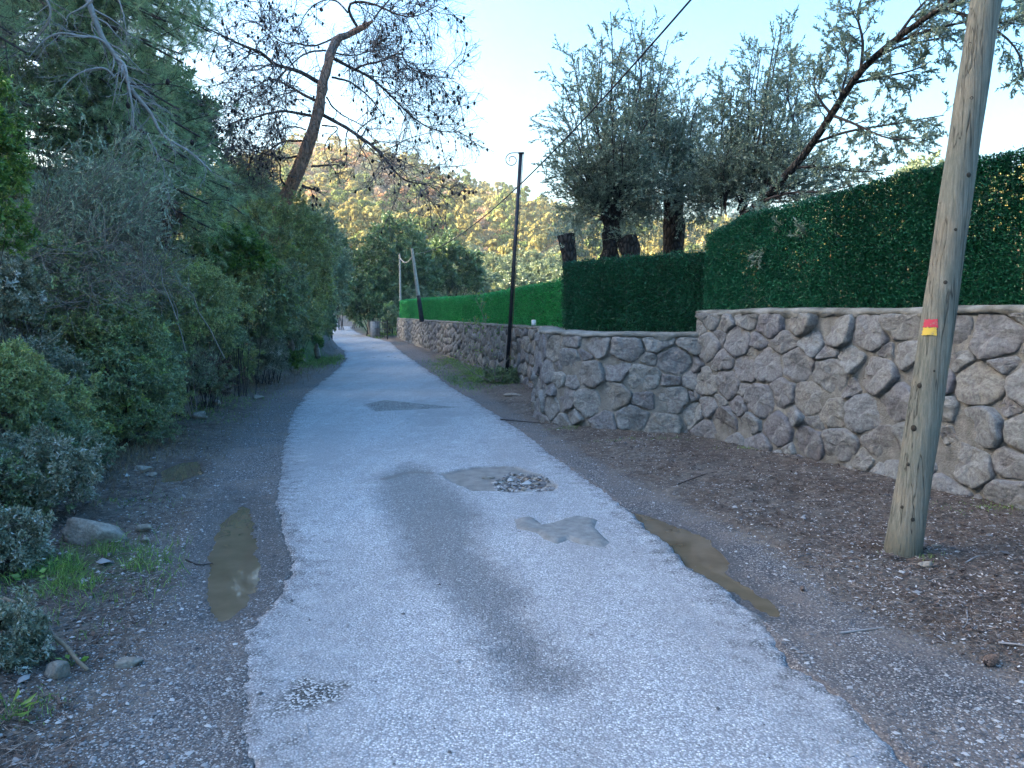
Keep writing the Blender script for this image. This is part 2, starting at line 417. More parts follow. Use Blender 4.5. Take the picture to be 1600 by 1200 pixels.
# ------------------------------------------------------------------ road
ry = axis(-30, 128, 2.2, 13, .03, 1.03, 1.5)
sx = np.concatenate([[0, .004], np.linspace(.012, .988, 150), [.996, 1]])
Sx, Ry = np.meshgrid(sx, ry)
nL = (.045 * fbm(Ry / .35, Ry * 0, 4, 12) + .035 * fbm(Ry / .05, Ry * 0, 3, 15)) * (1 + ss(10, 30, Ry)); nR = (.05 * fbm(Ry / .35, Ry * 0 + 9, 4, 13) + .035 * fbm(Ry / .05, Ry * 0, 3, 16)) * (1 + ss(10, 30, Ry))
XX = (xL(Ry) + nL) * (1 - Sx) + (xR(Ry) + nR) * Sx
ed = np.minimum(XX - xL(Ry) - nL, xR(Ry) + nR - XX)
hole = sdf_poly(P_HOLE, XX, Ry) + .03 * fbm(XX / .1, Ry / .1, 3, 21); hole2 = sdf_poly(P_HOLE2, XX, Ry) + .05 * fbm(XX / .12, Ry / .12, 3, 22)
damp = sdf_poly(P_DAMP, XX, Ry); spot = sdf_poly(P_SPOT, XX, Ry); man = sdf_poly(P_MAN, XX, Ry)
ZZ = .001 + .010 * fbm(XX / 1.3, Ry / 1.3, 3, 51) + .0035 * fbm(XX / .12, Ry / .12, 3, 52)
ZZ = ZZ - .022 * ss(-.0, .03, hole) - .03 * ss(0, .08, hole2) + .012 * ss(-.02, .05, hole2) * fbm(XX / .06, Ry / .06, 3, 24)
ZZ = ZZ - .009 * (1 - ss(0, .05, ed)) - .008 * ss(-.1, .1, damp)
ZZ[:, 0] -= .018; ZZ[:, -1] -= .018
cr_ = np.zeros_like(ZZ)
for cpx in ([(575, 560), (600, 556), (640, 562)], [(590, 548), (620, 552), (640, 549)], [(560, 545), (585, 543)], [(672, 738), (640, 735), (600, 748)], [(1150, 915), (1190, 965), (1235, 1010)]):
    cp = resample(smooth_path(GP(cpx), 20), 20)
    dd = np.min(np.hypot(XX[..., None] - cp[:, 0], Ry[..., None] - cp[:, 1]), -1)
    cr_ = np.maximum(cr_, 1 - ss(.02, .07 + .0 * dd, dd))
t = NT('road_asphalt')
n1 = t.noise(1.1, 5, .6); n2 = t.noise(9, 5, .6); n3 = t.noise(220, 2, .5); nf = t.noise(.35, 4, .6)
vcol = t.vor(105, None, 'F1', 'Color'); vd = t.vor(105)
sep = t.n('ShaderNodeSeparateColor', {0: vcol}).outputs[0]
chip = t.ramp(sep, [(.0, (.13, .125, .13)), (.3, (.32, .31, .31)), (.62, (.50, .485, .485)), (.86, (.64, .63, .61)), (1., (.94, .92, .88))])
base = t.mix(t.mr(vd, .3, .75), chip, (.13, .13, .135))
base = t.mix(.28, base, t.ramp(n2, [(.3, (.32, .315, .32)), (.7, (.48, .475, .475))]))
dust = t.ramp(n2, [(.3, (.15, .135, .12)), (.7, (.25, .225, .20))])
base = t.mix(t.mr(n1, .52, .74, 0, .5), base, (.20, .195, .195))
wv = t.n('ShaderNodeVectorMath', {0: t.pos(), 1: t.n('ShaderNodeVectorMath', {0: t.n('ShaderNodeTexNoise', {'Scale': 2.5, 'Detail': 5, 'Vector': t.pos()}).outputs['Color'], 1: (.55, .55, .0)}, operation='MULTIPLY').outputs[0]}, operation='ADD').outputs[0]
ck = t.vor(.75, wv, 'DISTANCE_TO_EDGE')
ckm = t.math('MULTIPLY', t.mr(ck, .012, .0), t.mr(t.noise(.5, 3), .50, .58))
base = t.mix(t.math('MULTIPLY', ckm, .22), base, (.07, .06, .055))
base = t.mix(t.mr(t.noise(.45, 5, .6, t.n('ShaderNodeMapping', {'Vector': t.pos(), 'Scale': (2.2, .45, 1)}).outputs[0]), .45, .62, 0, .55), base, (.23, .215, .21))
base = t.mix(t.mr(t.noise(3.2, 6, .7), .56, .72, 0, .4), base, (.55, .54, .53))
base = t.mix(t.mr(t.noise(5.5, 6, .7, t.n('ShaderNodeMapping', {'Vector': t.pos(), 'Location': (7, 3, 0)}).outputs[0]), .58, .70, 0, .5), base, (.15, .14, .135))
dm = t.mr(t.math('ADD', t.attr('damp'), t.mr(n2, .3, .7, -.10, .10)), -.13, .09)
dcol = t.mix(t.mr(vd, .3, .7), t.ramp(sep, [(0, (.045, .04, .042)), (.6, (.105, .095, .098)), (.9, (.2, .19, .19)), (1, (.45, .44, .43))]), (.035, .032, .033))
base = t.mix(t.math('MULTIPLY', dm, .68), base, dcol)
sm = t.mr(t.math('ADD', t.attr('spot'), t.mr(n2, .2, .8, -.06, .06)), -.04, .03)
spc = t.ramp(sep, [(0, (.025, .025, .025)), (.62, (.08, .075, .07)), (.72, (.33, .32, .31)), (1, (.5, .49, .47))])
base = t.mix(sm, base, spc)
hm_ = t.mr(t.attr('hole'), -.01, .02)
base = t.mix(hm_, base, dust)
hm2 = t.mr(t.attr('hole2'), -.02, .04)
base = t.mix(hm2, base, t.ramp(t.noise(25, 4), [(.35, (.03, .024, .02)), (.5, (.14, .10, .07)), (.65, (.45, .40, .33))]))
em = t.mr(t.math('ADD', t.attr('ed'), t.mr(n2, .3, .7, -.16, .26)), .24, .0)
base = t.mix(t.math('MULTIPLY', em, .85), base, t.mix(t.mr(vd, .3, .7), t.ramp(sep, [(0, (.08, .076, .076)), (.45, (.19, .18, .18)), (1, (.5, .48, .46))]), (.06, .055, .054)))
base = t.mix(t.math('MULTIPLY', t.attr('crack'), .7), base, (.10, .085, .075))
bh = t.math('ADD', t.math('MULTIPLY', vd, -1.0), t.math('MULTIPLY', n3, .5))
t.bsdf(base, t.mr(dm, 0, 1, .8, .55), t.bump(bh, .7, .006), .4)
M['road'] = t.m
solo('road', grid_vf(XX, Ry, ZZ), M['road'], kind='structure', smooth=True,
     attrs={'hole': hole.ravel(), 'hole2': hole2.ravel(), 'damp': np.maximum(damp, -.5).ravel(), 'spot': np.maximum(spot, man - .02).ravel(), 'ed': ed.ravel(), 'crack': cr_.ravel()})
def Hs(x, y):
    """height of whatever one stands on"""
    x = np.asarray(x, float); y = np.asarray(y, float); z = H(x, y)
    e = np.minimum(x - xL(y), xR(y) - x)
    zr = .003 + .010 * fbm(x / 1.3, y / 1.3, 3, 51) - .022 * ss(0, .03, sdf_poly(P_HOLE, x, y)) - .03 * ss(0, .08, sdf_poly(P_HOLE2, x, y))
    return np.where(e > 0, zr, z)

def poly_slab(poly, n=6, z0=0., dome=0., rng=None, jag=.0):
    """filled irregular slab following the outline: rings towards the centroid"""
    pl = resample(np.vstack([poly, poly[:1]]), 90)[:-1]
    c = pl.mean(0); m = len(pl); V = []; 
    for k in range(n):
        f = 1 - k / n
        q = c + (pl - c) * f
        V.append(np.column_stack([q, np.full(m, z0)]))
    V.append(np.array([[c[0], c[1], z0]])); V = np.concatenate(V)
    F = []
    for k in range(n - 1):
        for j in range(m):
            a = k * m + j; b = k * m + (j + 1) % m
            F += [(a, b, b + m), (a, b + m, a + m)]
    for j in range(m): F.append(((n - 1) * m + j, (n - 1) * m + (j + 1) % m, n * m))
    return V, np.array(F)
# repair patch
pp = P_PATCH; V, F = poly_slab(pp, 7)
sd_ = sdf_poly(pp, V[:, 0], V[:, 1])
V[:, 2] = .003 + .010 * fbm(V[:, 0] / 1.3, V[:, 1] / 1.3, 3, 51) + .028 * ss(-.005, .03, sd_) - .008 + .006 * fbm(V[:, 0] / .09, V[:, 1] / .09, 3, 3)
M['patch'] = simple('patch_concrete', (.19, .185, .175), .85, 18, .3, .6, .008)
solo('road_patch', (V, F), M['patch'], kind='structure', smooth=True)
# puddles
t = NT('muddy_water')
nz = t.noise(5, 4)
t.bsdf(t.ramp(nz, [(.3, (.105, .078, .050)), (.7, (.15, .115, .078))]), .03, t.bump(t.noise(14, 2), .01, .001), .6); t.last.inputs['IOR'].default_value = 1.33
M['water'] = t.m
def grow_poly(P, d):
    c = P.mean(0); return P + norm(P - c) * d
for P, lv in ((P_LEFT, -.038), (P_RIGHT, -.038), (P_SMALL, .002)):
    q = grow_poly(resample(np.vstack([P, P[:1]]), 60)[:-1], .10)
    V, F = poly_slab(q, 3, lv)
    ins = np.minimum(V[:, 0] - xL(V[:, 1]), xR(V[:, 1]) - V[:, 0]) > 0
    solo('puddle', (V, F), M['water'], kind='structure')

# ------------------------------------------------------------------ stones
def stone_cells(rng, L, h0, h1, s0, s1, hfun=None, stretch=1.25):
    pts = []; rad = []
    tries = int(L * (h1 - h0) / (s0 * s0) * 60)
    U = rng.uniform(0, L, tries); Vv = rng.uniform(h0, h1, tries); S = s0 + (s1 - s0) * rng.random(tries) ** 1.6
    S = np.sort(S)[::-1]
    pa = np.zeros((0, 2)); ra = np.zeros(0)
    for u, v, s in zip(U, Vv, S):
        if len(pa):
            d = np.hypot((pa[:, 0] - u) / stretch, pa[:, 1] - v)
            if (d < (ra + s) * .43).any(): continue
        pa = np.vstack([pa, [u, v]]); ra = np.append(ra, s)
    nb_ = int(tries * .8); U = rng.uniform(0, L, nb_); Vv = rng.uniform(h0, h1, nb_)
    for u, v in zip(U, Vv):
        s = rng.uniform(.09, .15); d = np.hypot((pa[:, 0] - u) / stretch, pa[:, 1] - v)
        if (d < (ra + s) * .50).any(): continue
        pa = np.vstack([pa, [u, v]]); ra = np.append(ra, s)
    return pa, ra
def stone_outline(pa, ra, i, th, L, h0, h1, gap, stretch):
    p = pa[i]; d = pa - p; d[:, 0] /= stretch
    dist2 = (d ** 2).sum(1); m = (dist2 > 0) & (dist2 < (ra[i] * 3.2 + .3) ** 2)
    dd = d[m]; ll = np.sqrt(dist2[m]); nn = dd / ll[:, None]
    c = (ll ** 2 + (ra[i] * .5) ** 2 - (ra[m] * .5) ** 2) / (2 * ll) - gap * .5
    pl = [nn]; cc = [c]
    pl.append(np.array([[1, 0], [-1, 0], [0, 1], [0, -1.0]])); cc.append(np.array([(L - p[0]) / stretch - .005, p[0] / stretch - .005, h1 - p[1] - .005, p[1] - h0 + .03]))
    nn = np.vstack(pl); c = np.maximum(np.concatenate(cc), .015)
    D = np.stack([np.cos(th), np.sin(th)], -1); dn = D @ nn.T
    with np.errstate(divide='ignore'):
        r = np.where(dn > 1e-3, c / np.maximum(dn, 1e-3), 9).min(1)
    r = np.minimum(r, ra[i] * 2.2)
    return r
t = NT('wall_stone')
rnd = t.n('ShaderNodeObjectInfo').outputs['Random']
tc = t.n('ShaderNodeTexCoord').outputs['Object']
n1 = t.noise(7, 8, .72, tc); n2 = t.noise(26, 7, .75, tc)
bc = t.ramp(rnd, [(.0, (.26, .225, .22)), (.18, (.36, .335, .31)), (.35, (.28, .25, .26)), (.5, (.20, .175, .19)), (.65, (.38, .325, .27)), (.8, (.31, .30, .30)), (.9, (.26, .225, .225)), (1., (.42, .39, .35))])
c2 = t.mix(t.mr(n1, .35, .65, 0, .6), bc, (.42, .405, .385))
c2 = t.mix(t.mr(t.noise(13, 5, .7, t.n('ShaderNodeVectorMath', {0: tc, 1: (3.1, 1.7, 9.2)}, operation='ADD').outputs[0]), .5, .68, 0, .6), c2, (.17, .135, .15))
c2 = t.mix(t.mr(n2, .36, .56, .5, 0), c2, (.07, .062, .062))
c2 = t.mix(t.mr(t.noise(2.2, 5, .6), .55, .72, 0, .55), c2, (.085, .08, .075))
c2 = t.mix(1.0, c2, (.76, .80, .80), 'MULTIPLY')
t.bsdf(c2, .9, t.bump(t.math('ADD', n1, t.math('MULTIPLY', n2, .5)), 1.0, .03), .2)
M['stone'] = t.m
t = NT('wall_mortar')
n1 = t.noise(8, 6, .65); n2 = t.noise(70, 4, .6)
c = t.ramp(n1, [(.3, (.13, .12, .105)), (.55, (.23, .215, .19)), (.75, (.33, .31, .275))])
t.bsdf(c, .95, t.bump(t.math('ADD', n1, n2), .9, .02), .1); M['mortar'] = t.m
t = NT('wall_cap_cement')
n1 = t.noise(5, 6, .65); n2 = t.noise(50, 4, .6)
c = t.ramp(n1, [(.3, (.10, .095, .08)), (.5, (.19, .185, .165)), (.75, (.33, .32, .295))])
t.bsdf(c, .95, t.bump(t.math('ADD', n1, n2), .8, .015), .1); M['cap'] = t.m

def path_fn(path, K=400):
    p = smooth_path(path, K, 2) if len(path) > 2 else resample(path, K)
    s = np.concatenate([[0], np.cumsum(np.linalg.norm(np.diff(p, axis=0), axis=1))])
    T = norm(np.gradient(p, axis=0)); N = np.stack([T[:, 1], -T[:, 0]], -1)
    def f(u):
        return np.stack([np.interp(u, s, p[:, i]) for i in (0, 1)], -1), norm(np.stack([np.interp(u, s, N[:, i]) for i in (0, 1)], -1))
    return f, s[-1]
def build_wall(label, path, height, flip, s0, s1, seed, thick=.36, max_stones=290, batter=.06, h0=-.1, prow=lambda u: True, lowfrom=None, capname=True):
    rng = np.random.default_rng(seed)
    f, L = path_fn(path); sg = -1 if flip else 1
    p0, _ = f(np.array([0.]))
    T = thing('stone_wall', label, 'wall', (p0[0, 0], p0[0, 1], 0))
    def surf(u, v, wv):
        p, n = f(u); n = n * sg
        o = wv + batter * (1 - v / height)
        return np.stack([p[..., 0] + n[..., 0] * o, p[..., 1] + n[..., 1] * o, v], -1)
    # core (mortar)
    nu = int(min(L / .07, 500)); nv = 26
    U, Vv = np.meshgrid(np.linspace(0, L, nu), np.linspace(-.25, height - .02, nv))
    Wf = .012 * fbm(U / .12, Vv / .12, 3, seed) + .01 * fbm(U / .5, Vv / .5, 2, seed + 1)
    A = surf(U, Vv, Wf)
    back = surf(U[::-1], Vv[::-1], np.full(U.shape, -thick))
    full = np.concatenate([A, back], 0)
    ny, nx = full.shape[:2]; i = np.arange(ny - 1)[:, None] * nx + np.arange(nx - 1)[None]
    F = np.stack([i, i + 1, i + nx + 1, i + nx], -1).reshape(-1, 4)
    ends = []
    for c in (0, nx - 1):
        for r in range(nv - 1): ends.append((r * nx + c, (r + 1) * nx + c, (ny - 2 - r) * nx + c, (ny - 1 - r) * nx + c))
    F = np.vstack([F, np.array(ends)])
    part('mortar_core', (full.reshape(-1, 3), F), M['mortar'], T, smooth=False)
    # cap
    nw = 9; U, K = np.meshgrid(np.linspace(-.02, L + .02, nu), np.arange(nw))
    prof = np.array([(.012, -.065), (.035, -.045), (.042, -.02), (.025, .003), (-.06, .016), (-.2, .02), (-thick + .04, .014), (-thick - .03, -.01), (-thick - .03, -.08)])
    jag = .04 * fbm(U / .18, K * 0.3, 4, seed + 4) + .03 * fbm(U / .05, K * .6, 3, seed + 14)
    Wc = prof[K, 0] + jag * (K < 5); Zc = prof[K, 1] + (.014 * fbm(U / .3, K * .7, 3, seed + 5) + .02 * fbm(U / 1.4, K * 0, 2, seed + 6)) + np.where(K == 0, .05 * fbm(U / .15, K * 0., 3, seed + 8), 0)
    p, n = f(np.clip(U, 0, L)); n = n * sg
    Vc = np.stack([p[..., 0] + n[..., 0] * Wc, p[..., 1] + n[..., 1] * Wc, height + Zc], -1)
    ny, nx = U.shape; i = np.arange(ny - 1)[:, None] * nx + np.arange(nx - 1)[None]
    F = np.stack([i, i + 1, i + nx + 1, i + nx], -1).reshape(-1, 4)
    ends = [(r * nx + c, (r + 1) * nx + c, (nw - 2 - r) * nx + c, (nw - 1 - r) * nx + c) for c in (0, nx - 1) for r in range(nw // 2)]
    part('wall_cap', (Vc.reshape(-1, 3), np.vstack([F, np.array(ends)])), M['cap'], T, smooth=True)
    # stones
    pa, ra = stone_cells(rng, L, h0, height - .05, s0, s1)
    # distance from camera
    cp, _ = f(pa[:, 0]); dist = np.hypot(cp[:, 0], cp[:, 1]); vis = cp[:, 1] > .3
    order = np.argsort(dist); restV = []; restF = []; nb = 0; cnt = 0
    for q in order:
        near = dist[q] < 14
        na = 30 if near else (14 if dist[q] < 22 else 9)
        th = np.arange(na) / na * 2 * math.pi + rng.random() * .3
        r = stone_outline(pa, ra, q, th, L, h0, height - .03, .005, 1.25)
        r = (np.roll(r, 1) + 9 * r + np.roll(r, -1)) / 11
        r = r * (1 - .035 * np.abs(rng.normal(size=na))) * (1 + .05 * np.sin(th * 3 + rng.random() * 6))
        hgt = rng.uniform(.018, .05) * min(1, ra[q] / .25 + .2)
        rings = [(1.0, -.03), (.985, hgt * .5), (.94, hgt * .9), (.78, hgt * 1.0), (.56, hgt * 1.02), (.3, hgt * 1.0)] if near else ([(1.0, -.03), (.93, hgt * .7), (.55, hgt)] if dist[q] < 22 else [(1.0, -.02), (.8, hgt)])
        tilt = rng.normal(size=2) * .14
        us = []; vs = []; ws = []
        for k, (fr, hh) in enumerate(rings):
            du = np.cos(th) * r * 1.25 * fr; dv = np.sin(th) * r * fr
            us.append(pa[q, 0] + du); vs.append(pa[q, 1] + dv)
            nz = vn3(np.stack([du * 16 + q * 3.1, dv * 16, np.full(na, hh * 5 + q)], -1), seed) * (.011 if k else .0) * (1.5 if near else 1) + (vn3(np.stack([du * 7 + q * 3.1, dv * 7, np.full(na, q * 1.3)], -1), seed + 3) * .022 if k else 0) + (rng.normal(size=na) * .004 if k else 0)
            ws.append(hh + nz + (du * tilt[0] + dv * tilt[1]) * (1 if k else 0))
        us.append([pa[q, 0]]); vs.append([pa[q, 1]]); ws.append([rings[-1][1] + .002])
        u = np.clip(np.concatenate(us), 0, L); v = np.concatenate(vs); ww = np.concatenate(ws)
        Vs = surf(u, v, ww)
        Fs = []
        for k in range(len(rings) - 1):
            for j in range(na):
                a = k * na + j; b = k * na + (j + 1) % na
                Fs += [(a, b, b + na), (a, b + na, a + na)]
        kk = (len(rings) - 1) * na
        for j in range(na): Fs.append((kk + j, kk + (j + 1) % na, len(Vs) - 1))
        Fs = np.array(Fs)
        if vis[q] and cnt < max_stones:
            c0 = Vs[-1]
            o = bpy.data.objects.new('stone', mk_mesh('stone', Vs - c0, Fs, M['stone'], False)); C.objects.link(o)
            o.parent = T; o.location = tuple(c0 - wloc(T)); cnt += 1
        else:
            restV.append(Vs); restF.append(Fs + nb); nb += len(Vs)
    if restV: part('far_stones', (np.vstack(restV), np.vstack(restF)), M['stone'], T, kind='stuff')
    return T, surf, L
Wn, surf_n, Ln = build_wall('tall rubble wall of large purple-grey stones behind the leaning wooden pole', W_NEAR, 1.64, False, .15, .38, 11, h0=-.12)
Wm, surf_m, Lm = build_wall('lower rounded stone wall corner bulging towards the road under the dark green hedge screen', W_MID, 1.33, False, .15, .38, 12, h0=-.12)
Wf, surf_f, Lf = build_wall('long low stone wall running away along the road behind the steel post', W_FAR, 1.31, False, .19, .36, 13, h0=-.1)

# ------------------------------------------------------------------ hedge screens on the wall
M['hedge_dark'] = leafmat('hedge_dark_plastic', (0.005, 0.046, 0.019), (0.010, 0.098, 0.041), (0.036, 0.209, 0.098), .42, .12, .4)
M['hedge_grass'] = leafmat('hedge_grass_plastic', (0.019, 0.190, 0.042), (0.034, 0.342, 0.076), (0.085, 0.513, 0.142), .45, .15, .35)
M['net'] = simple('hedge_net', (.006, .035, .014), .7, 20, .4, .2)
M['fence_metal'] = simple('fence_post_metal', (.01, .03, .016), .5, 20)
def build_hedge(label, path, off, zb, zt, panel_w, dens, blade, mat, seed, solid=True, K=200, thick=.035, gapscale=0):
    rng = np.random.default_rng(seed); f, L = path_fn(path, K)
    p0, _ = f(np.array([0.])); T = thing('hedge_screen', label, 'hedge fence', (p0[0, 0], p0[0, 1], zb))
    npan = max(1, int(round(L / panel_w)))
    for i in range(npan):
        u0 = L * i / npan; u1 = L * (i + 1) / npan - .012
        pj = rng.normal() * .010; pt_ = rng.normal() * .09
        n = int((u1 - u0) * (zt(u0) - zb) * dens)
        u = rng.uniform(u0, u1, n); tz = zt(u) +   .010 * fbm(u / .12, u * 0, 3, seed) + .012 * np.abs(rng.normal(size=n)) ** 2 * .5 + pj; v = zb + (tz - zb) * rng.random(n)
        if gapscale:
            keep = (fbm(u / .05, v / .05, 2, seed + 3) + .45 * fbm(u / .5, v / .5, 2, seed + 9)) > -gapscale if False else (fbm(u / .022, v / .022, 2, seed + 3) + .22 * fbm(u / .5, v / .5, 2, seed + 9)) > -gapscale; u = u[keep]; v = v[keep]; n = len(u)
        p, nn = f(u); o = off + pj + rng.uniform(-thick, thick, n)
        P = np.column_stack([p[:, 0] + nn[:, 0] * o, p[:, 1] + nn[:, 1] * o, v])
        D = np.column_stack([nn * rng.uniform(.4, 1.2, n)[:, None], rng.normal(size=n) * .25]) + rng.normal(size=(n, 3)) * .55 + np.array([0, 0, .35])
        V, F = leaves(rng, P, D, blade[0] * rng.uniform(.6, 1.3, n), blade[1] * rng.uniform(.7, 1.3, n), .3)
        tone = np.clip(.48 + pt_ + .22 * rng.normal(size=n) + .22 * fbm(u / .5, v / .3, 3, seed), 0, 1)
        po = part('hedge_panel', (V, F), mat, T, attrs={'tone': np.repeat(tone, 4)}, kind='stuff')
        # backing
        if solid:
            nu = 24; U, S = np.meshgrid(np.linspace(u0, u1, nu), np.linspace(0, 1, 4)); p, nn = f(U.ravel()); p = p.reshape(4, nu, 2); nn = nn.reshape(4, nu, 2)
            ob = off - thick - .004 + pj
            V, F = grid_vf(p[..., 0] + nn[..., 0] * ob, p[..., 1] + nn[..., 1] * ob, zb + .01 + (zt(U) - .03 - zb) * S)
        else:
            us = np.arange(u0, u1, .045); zs = np.arange(0, 1.0001, .036); LP = []
            for uu in us:
                p, nn = f(np.full(8, uu)); LP.append(np.column_stack([p - nn * .01 + nn * off, zb + (zt(uu) - .02 - zb) * np.linspace(0, 1, 8)]))
            for z in zs:
                uu = np.linspace(u0, u1, 8); p, nn = f(uu); LP.append(np.column_stack([p + nn * (off - .012), zb + (zt(uu) - .02 - zb) * z]))
            V, F = tubes(np.array(LP), np.full((len(LP), 8), .0048), 3); V, F = V, np.vstack([F[:, [0, 1, 2]], F[:, [0, 2, 3]]])
            nu = int((u1 - u0) / .024); nz_ = 50; uu = np.linspace(u0, u1, nu); p, nn = f(uu)
            Ug, Kg = np.meshgrid(uu, np.arange(nz_)); Sg = Kg / (nz_ - 1.); zz_ = zb + .01 + (zt(Ug) - .03 - zb) * Sg
            Vb_, Fb_ = grid_vf(p[None, :, 0] + nn[None, :, 0] * (off - .03) + 0 * Ug, p[None, :, 1] + nn[None, :, 1] * (off - .03) + 0 * Ug, zz_)
            cu = Ug[:-1, :-1].ravel(); cz_ = zz_[:-1, :-1].ravel(); kb = (rng.random(len(cu)) + .5 * fbm(cu / .4, cz_ / .4, 2, seed) - .35 * (cz_ - zb)) > -.02 - .0 * cu
            Fb_ = Fb_[kb]; V, F = cat_vf((V, F), (Vb_, np.vstack([Fb_[:, [0, 1, 2]], Fb_[:, [0, 2, 3]]])))
        part('backing_net', (V, F), M['net'], po)
    for i in range(npan + 1):
        p, nn = f(np.array([L * i / npan])); p = p[0] + nn[0] * (off - .07)
        part('fence_post', tubes(np.array([[p[0], p[1], zb - .05], [p[0], p[1], zt(L * i / npan) - .04]]), np.array([.02, .02]), 6), M['fence_metal'], T)
    return T
def shift(path, d):
    f, L = path_fn(path, 60); p, n = f(np.linspace(0, L, 60)); return p + n * d
near_f = shift(np.array([(2.42, 10.05), (3.3, 8.06), (4.13, 6.2), (5.05, 4.1), (5.7, 2.6)]), -.13)
def zt_near(u): return 2.62 + .16 * ss(0, .9, u) + .14 * ss(.7, 3.0, u) + .015 * np.sin(np.asarray(u) * 2.2)
build_hedge('dark leafy hedge screen with see-through gaps on the tall wall behind the leaning pole', near_f, 0, 1.645, zt_near, 2.0, 27000, (.026, .014), M['hedge_dark'], 21, solid=False, gapscale=.55)
mid_f = np.array([(.80, 12.15), (1.1, 11.6), (1.55, 11.05), (2.72, 10.18)])
def zt_mid(u): return 2.40 + .04 * np.asarray(u) / 2.6
build_hedge('dark green artificial hedge screen on the rounded wall corner in front of the olive trunks', mid_f, 0, 1.335, zt_mid, 1.35, 9000, (.034, .015), M['hedge_dark'], 22, solid=True)
far_f = np.array([(-7.25, 50.), (-3.22, 33.0), (-.86, 22.9), (.82, 15.9), (1.14, 14.5)])
def zt_far(u):
    return np.interp(u, [0, 10, 17.5, 27, 35, 37], [2.42, 2.36, 2.28, 2.16, 2.26, 2.34])
build_hedge('long bright green artificial grass screen on the low wall running away along the road', far_f, 0, 1.315, zt_far, 3.0, 2700, (.052, .015), M['hedge_grass'], 23, solid=True, K=400)

# ------------------------------------------------------------------ poles and cable
t = NT('weathered_pole_wood')
tcn = t.n('ShaderNodeTexCoord').outputs['Object']
mp = t.n('ShaderNodeMapping', {'Vector': tcn, 'Scale': (1, 1, .06)}).outputs[0]
n1 = t.noise(80, 8, .75, mp, .15); n2 = t.noise(3.5, 6, .65, tcn); n3 = t.noise(120, 4, .6, mp)
c = t.ramp(n1, [(.3, (.085, .085, .07)), (.5, (.20, .185, .145)), (.7, (.34, .31, .245))])
c = t.mix(t.mr(n2, .4, .65, 0, .5), c, (.13, .15, .125))
c = t.mix(t.mr(n2, .5, .3, 0, .35), c, (.30, .24, .165))
z = t.n('ShaderNodeSeparateXYZ', {0: tcn}).outputs[2]
c = t.mix(t.math('MULTIPLY', t.mr(z, .22, .0), t.mr(n1, .35, .6)), c, (.05, .05, .03))
crk = t.mr(t.noise(16, 3, .5, t.n('ShaderNodeMapping', {'Vector': tcn, 'Scale': (1, 1, .035)}).outputs[0], .3), .49, .505)
crk2 = t.math('MULTIPLY', crk, t.math('SUBTRACT', 1.0, t.mr(t.noise(16, 3, .5, t.n('ShaderNodeMapping', {'Vector': tcn, 'Scale': (1, 1, .035)}).outputs[0], .3), .505, .52)))
c = t.mix(t.math('MULTIPLY', crk2, .75), c, (.03, .027, .02))
t.bsdf(c, .85, t.bump(t.math('ADD', n1, t.math('ADD', t.math('MULTIPLY', n3, .3), t.math('MULTIPLY', crk2, -.8))), .8, .012), .2)
M['pole'] = t.m
M['knot'] = simple('pole_knot', (.045, .038, .028), .8, 60, .5, .6)
def paint(name, col):
    t = NT(name); nz = t.noise(34, 6, .7)
    t.bsdf(t.mix(t.mr(nz, .55, .66), col, (.22, .2, .16)), .7, t.bump(nz, .5, .004), .3); return t.m
M['red'] = paint('trail_mark_red', (.50, .045, .075)); M['yellow'] = paint('trail_mark_yellow', (.62, .42, .07))
b0 = at(1409, 884, 4.9); b0[2] = Hf(b0[0], b0[1]) - .02
pt = at(1541, 0, 4.93); dirp = (pt - b0) / (pt[2] - b0[2])
def pole_pt(z): return b0 + dirp * (z - b0[2])
TP = thing('utility_pole', 'thick weathered wooden pole leaning right, with a red and yellow painted mark', 'pole', b0)
zs = np.concatenate([np.linspace(0, .5, 14), np.linspace(.56, 6.1, 60)]); PP = np.array([pole_pt(b0[2] + z) for z in zs])
PP[:, 0] += .006 * np.sin(zs * 1.7); rr = .107 - .006 * zs + .010 * np.exp(-zs / .12) + .0015 * np.sin(zs * 9)
n = 40; a = np.arange(n) / n * 2 * math.pi
V = []
for i, (p, r) in enumerate(zip(PP, rr)):
    q = r * (1 + .012 * np.sin(3 * a + zs[i] * .7) + .010 * np.sin(5 * a + 1 - zs[i]))
    V.append(np.column_stack([p[0] + q * np.cos(a), p[1] + q * np.sin(a), np.full(n, p[2])]))
V = np.array(V); k = len(PP)
ii = np.arange(k - 1)[:, None] * n; j = np.arange(n)[None]; j2 = (j + 1) % n
F = np.stack([ii + j, ii + j2, ii + n + j2, ii + n + j], -1).reshape(-1, 4)
part('pole_shaft', (V.reshape(-1, 3), F), M['pole'], TP, smooth=True)
part('pole_top', (np.vstack([V[-1], PP[-1:] + [[0, 0, .01]]]), np.array([(x, (x + 1) % n, n) for x in range(n)])), M['knot'], TP)
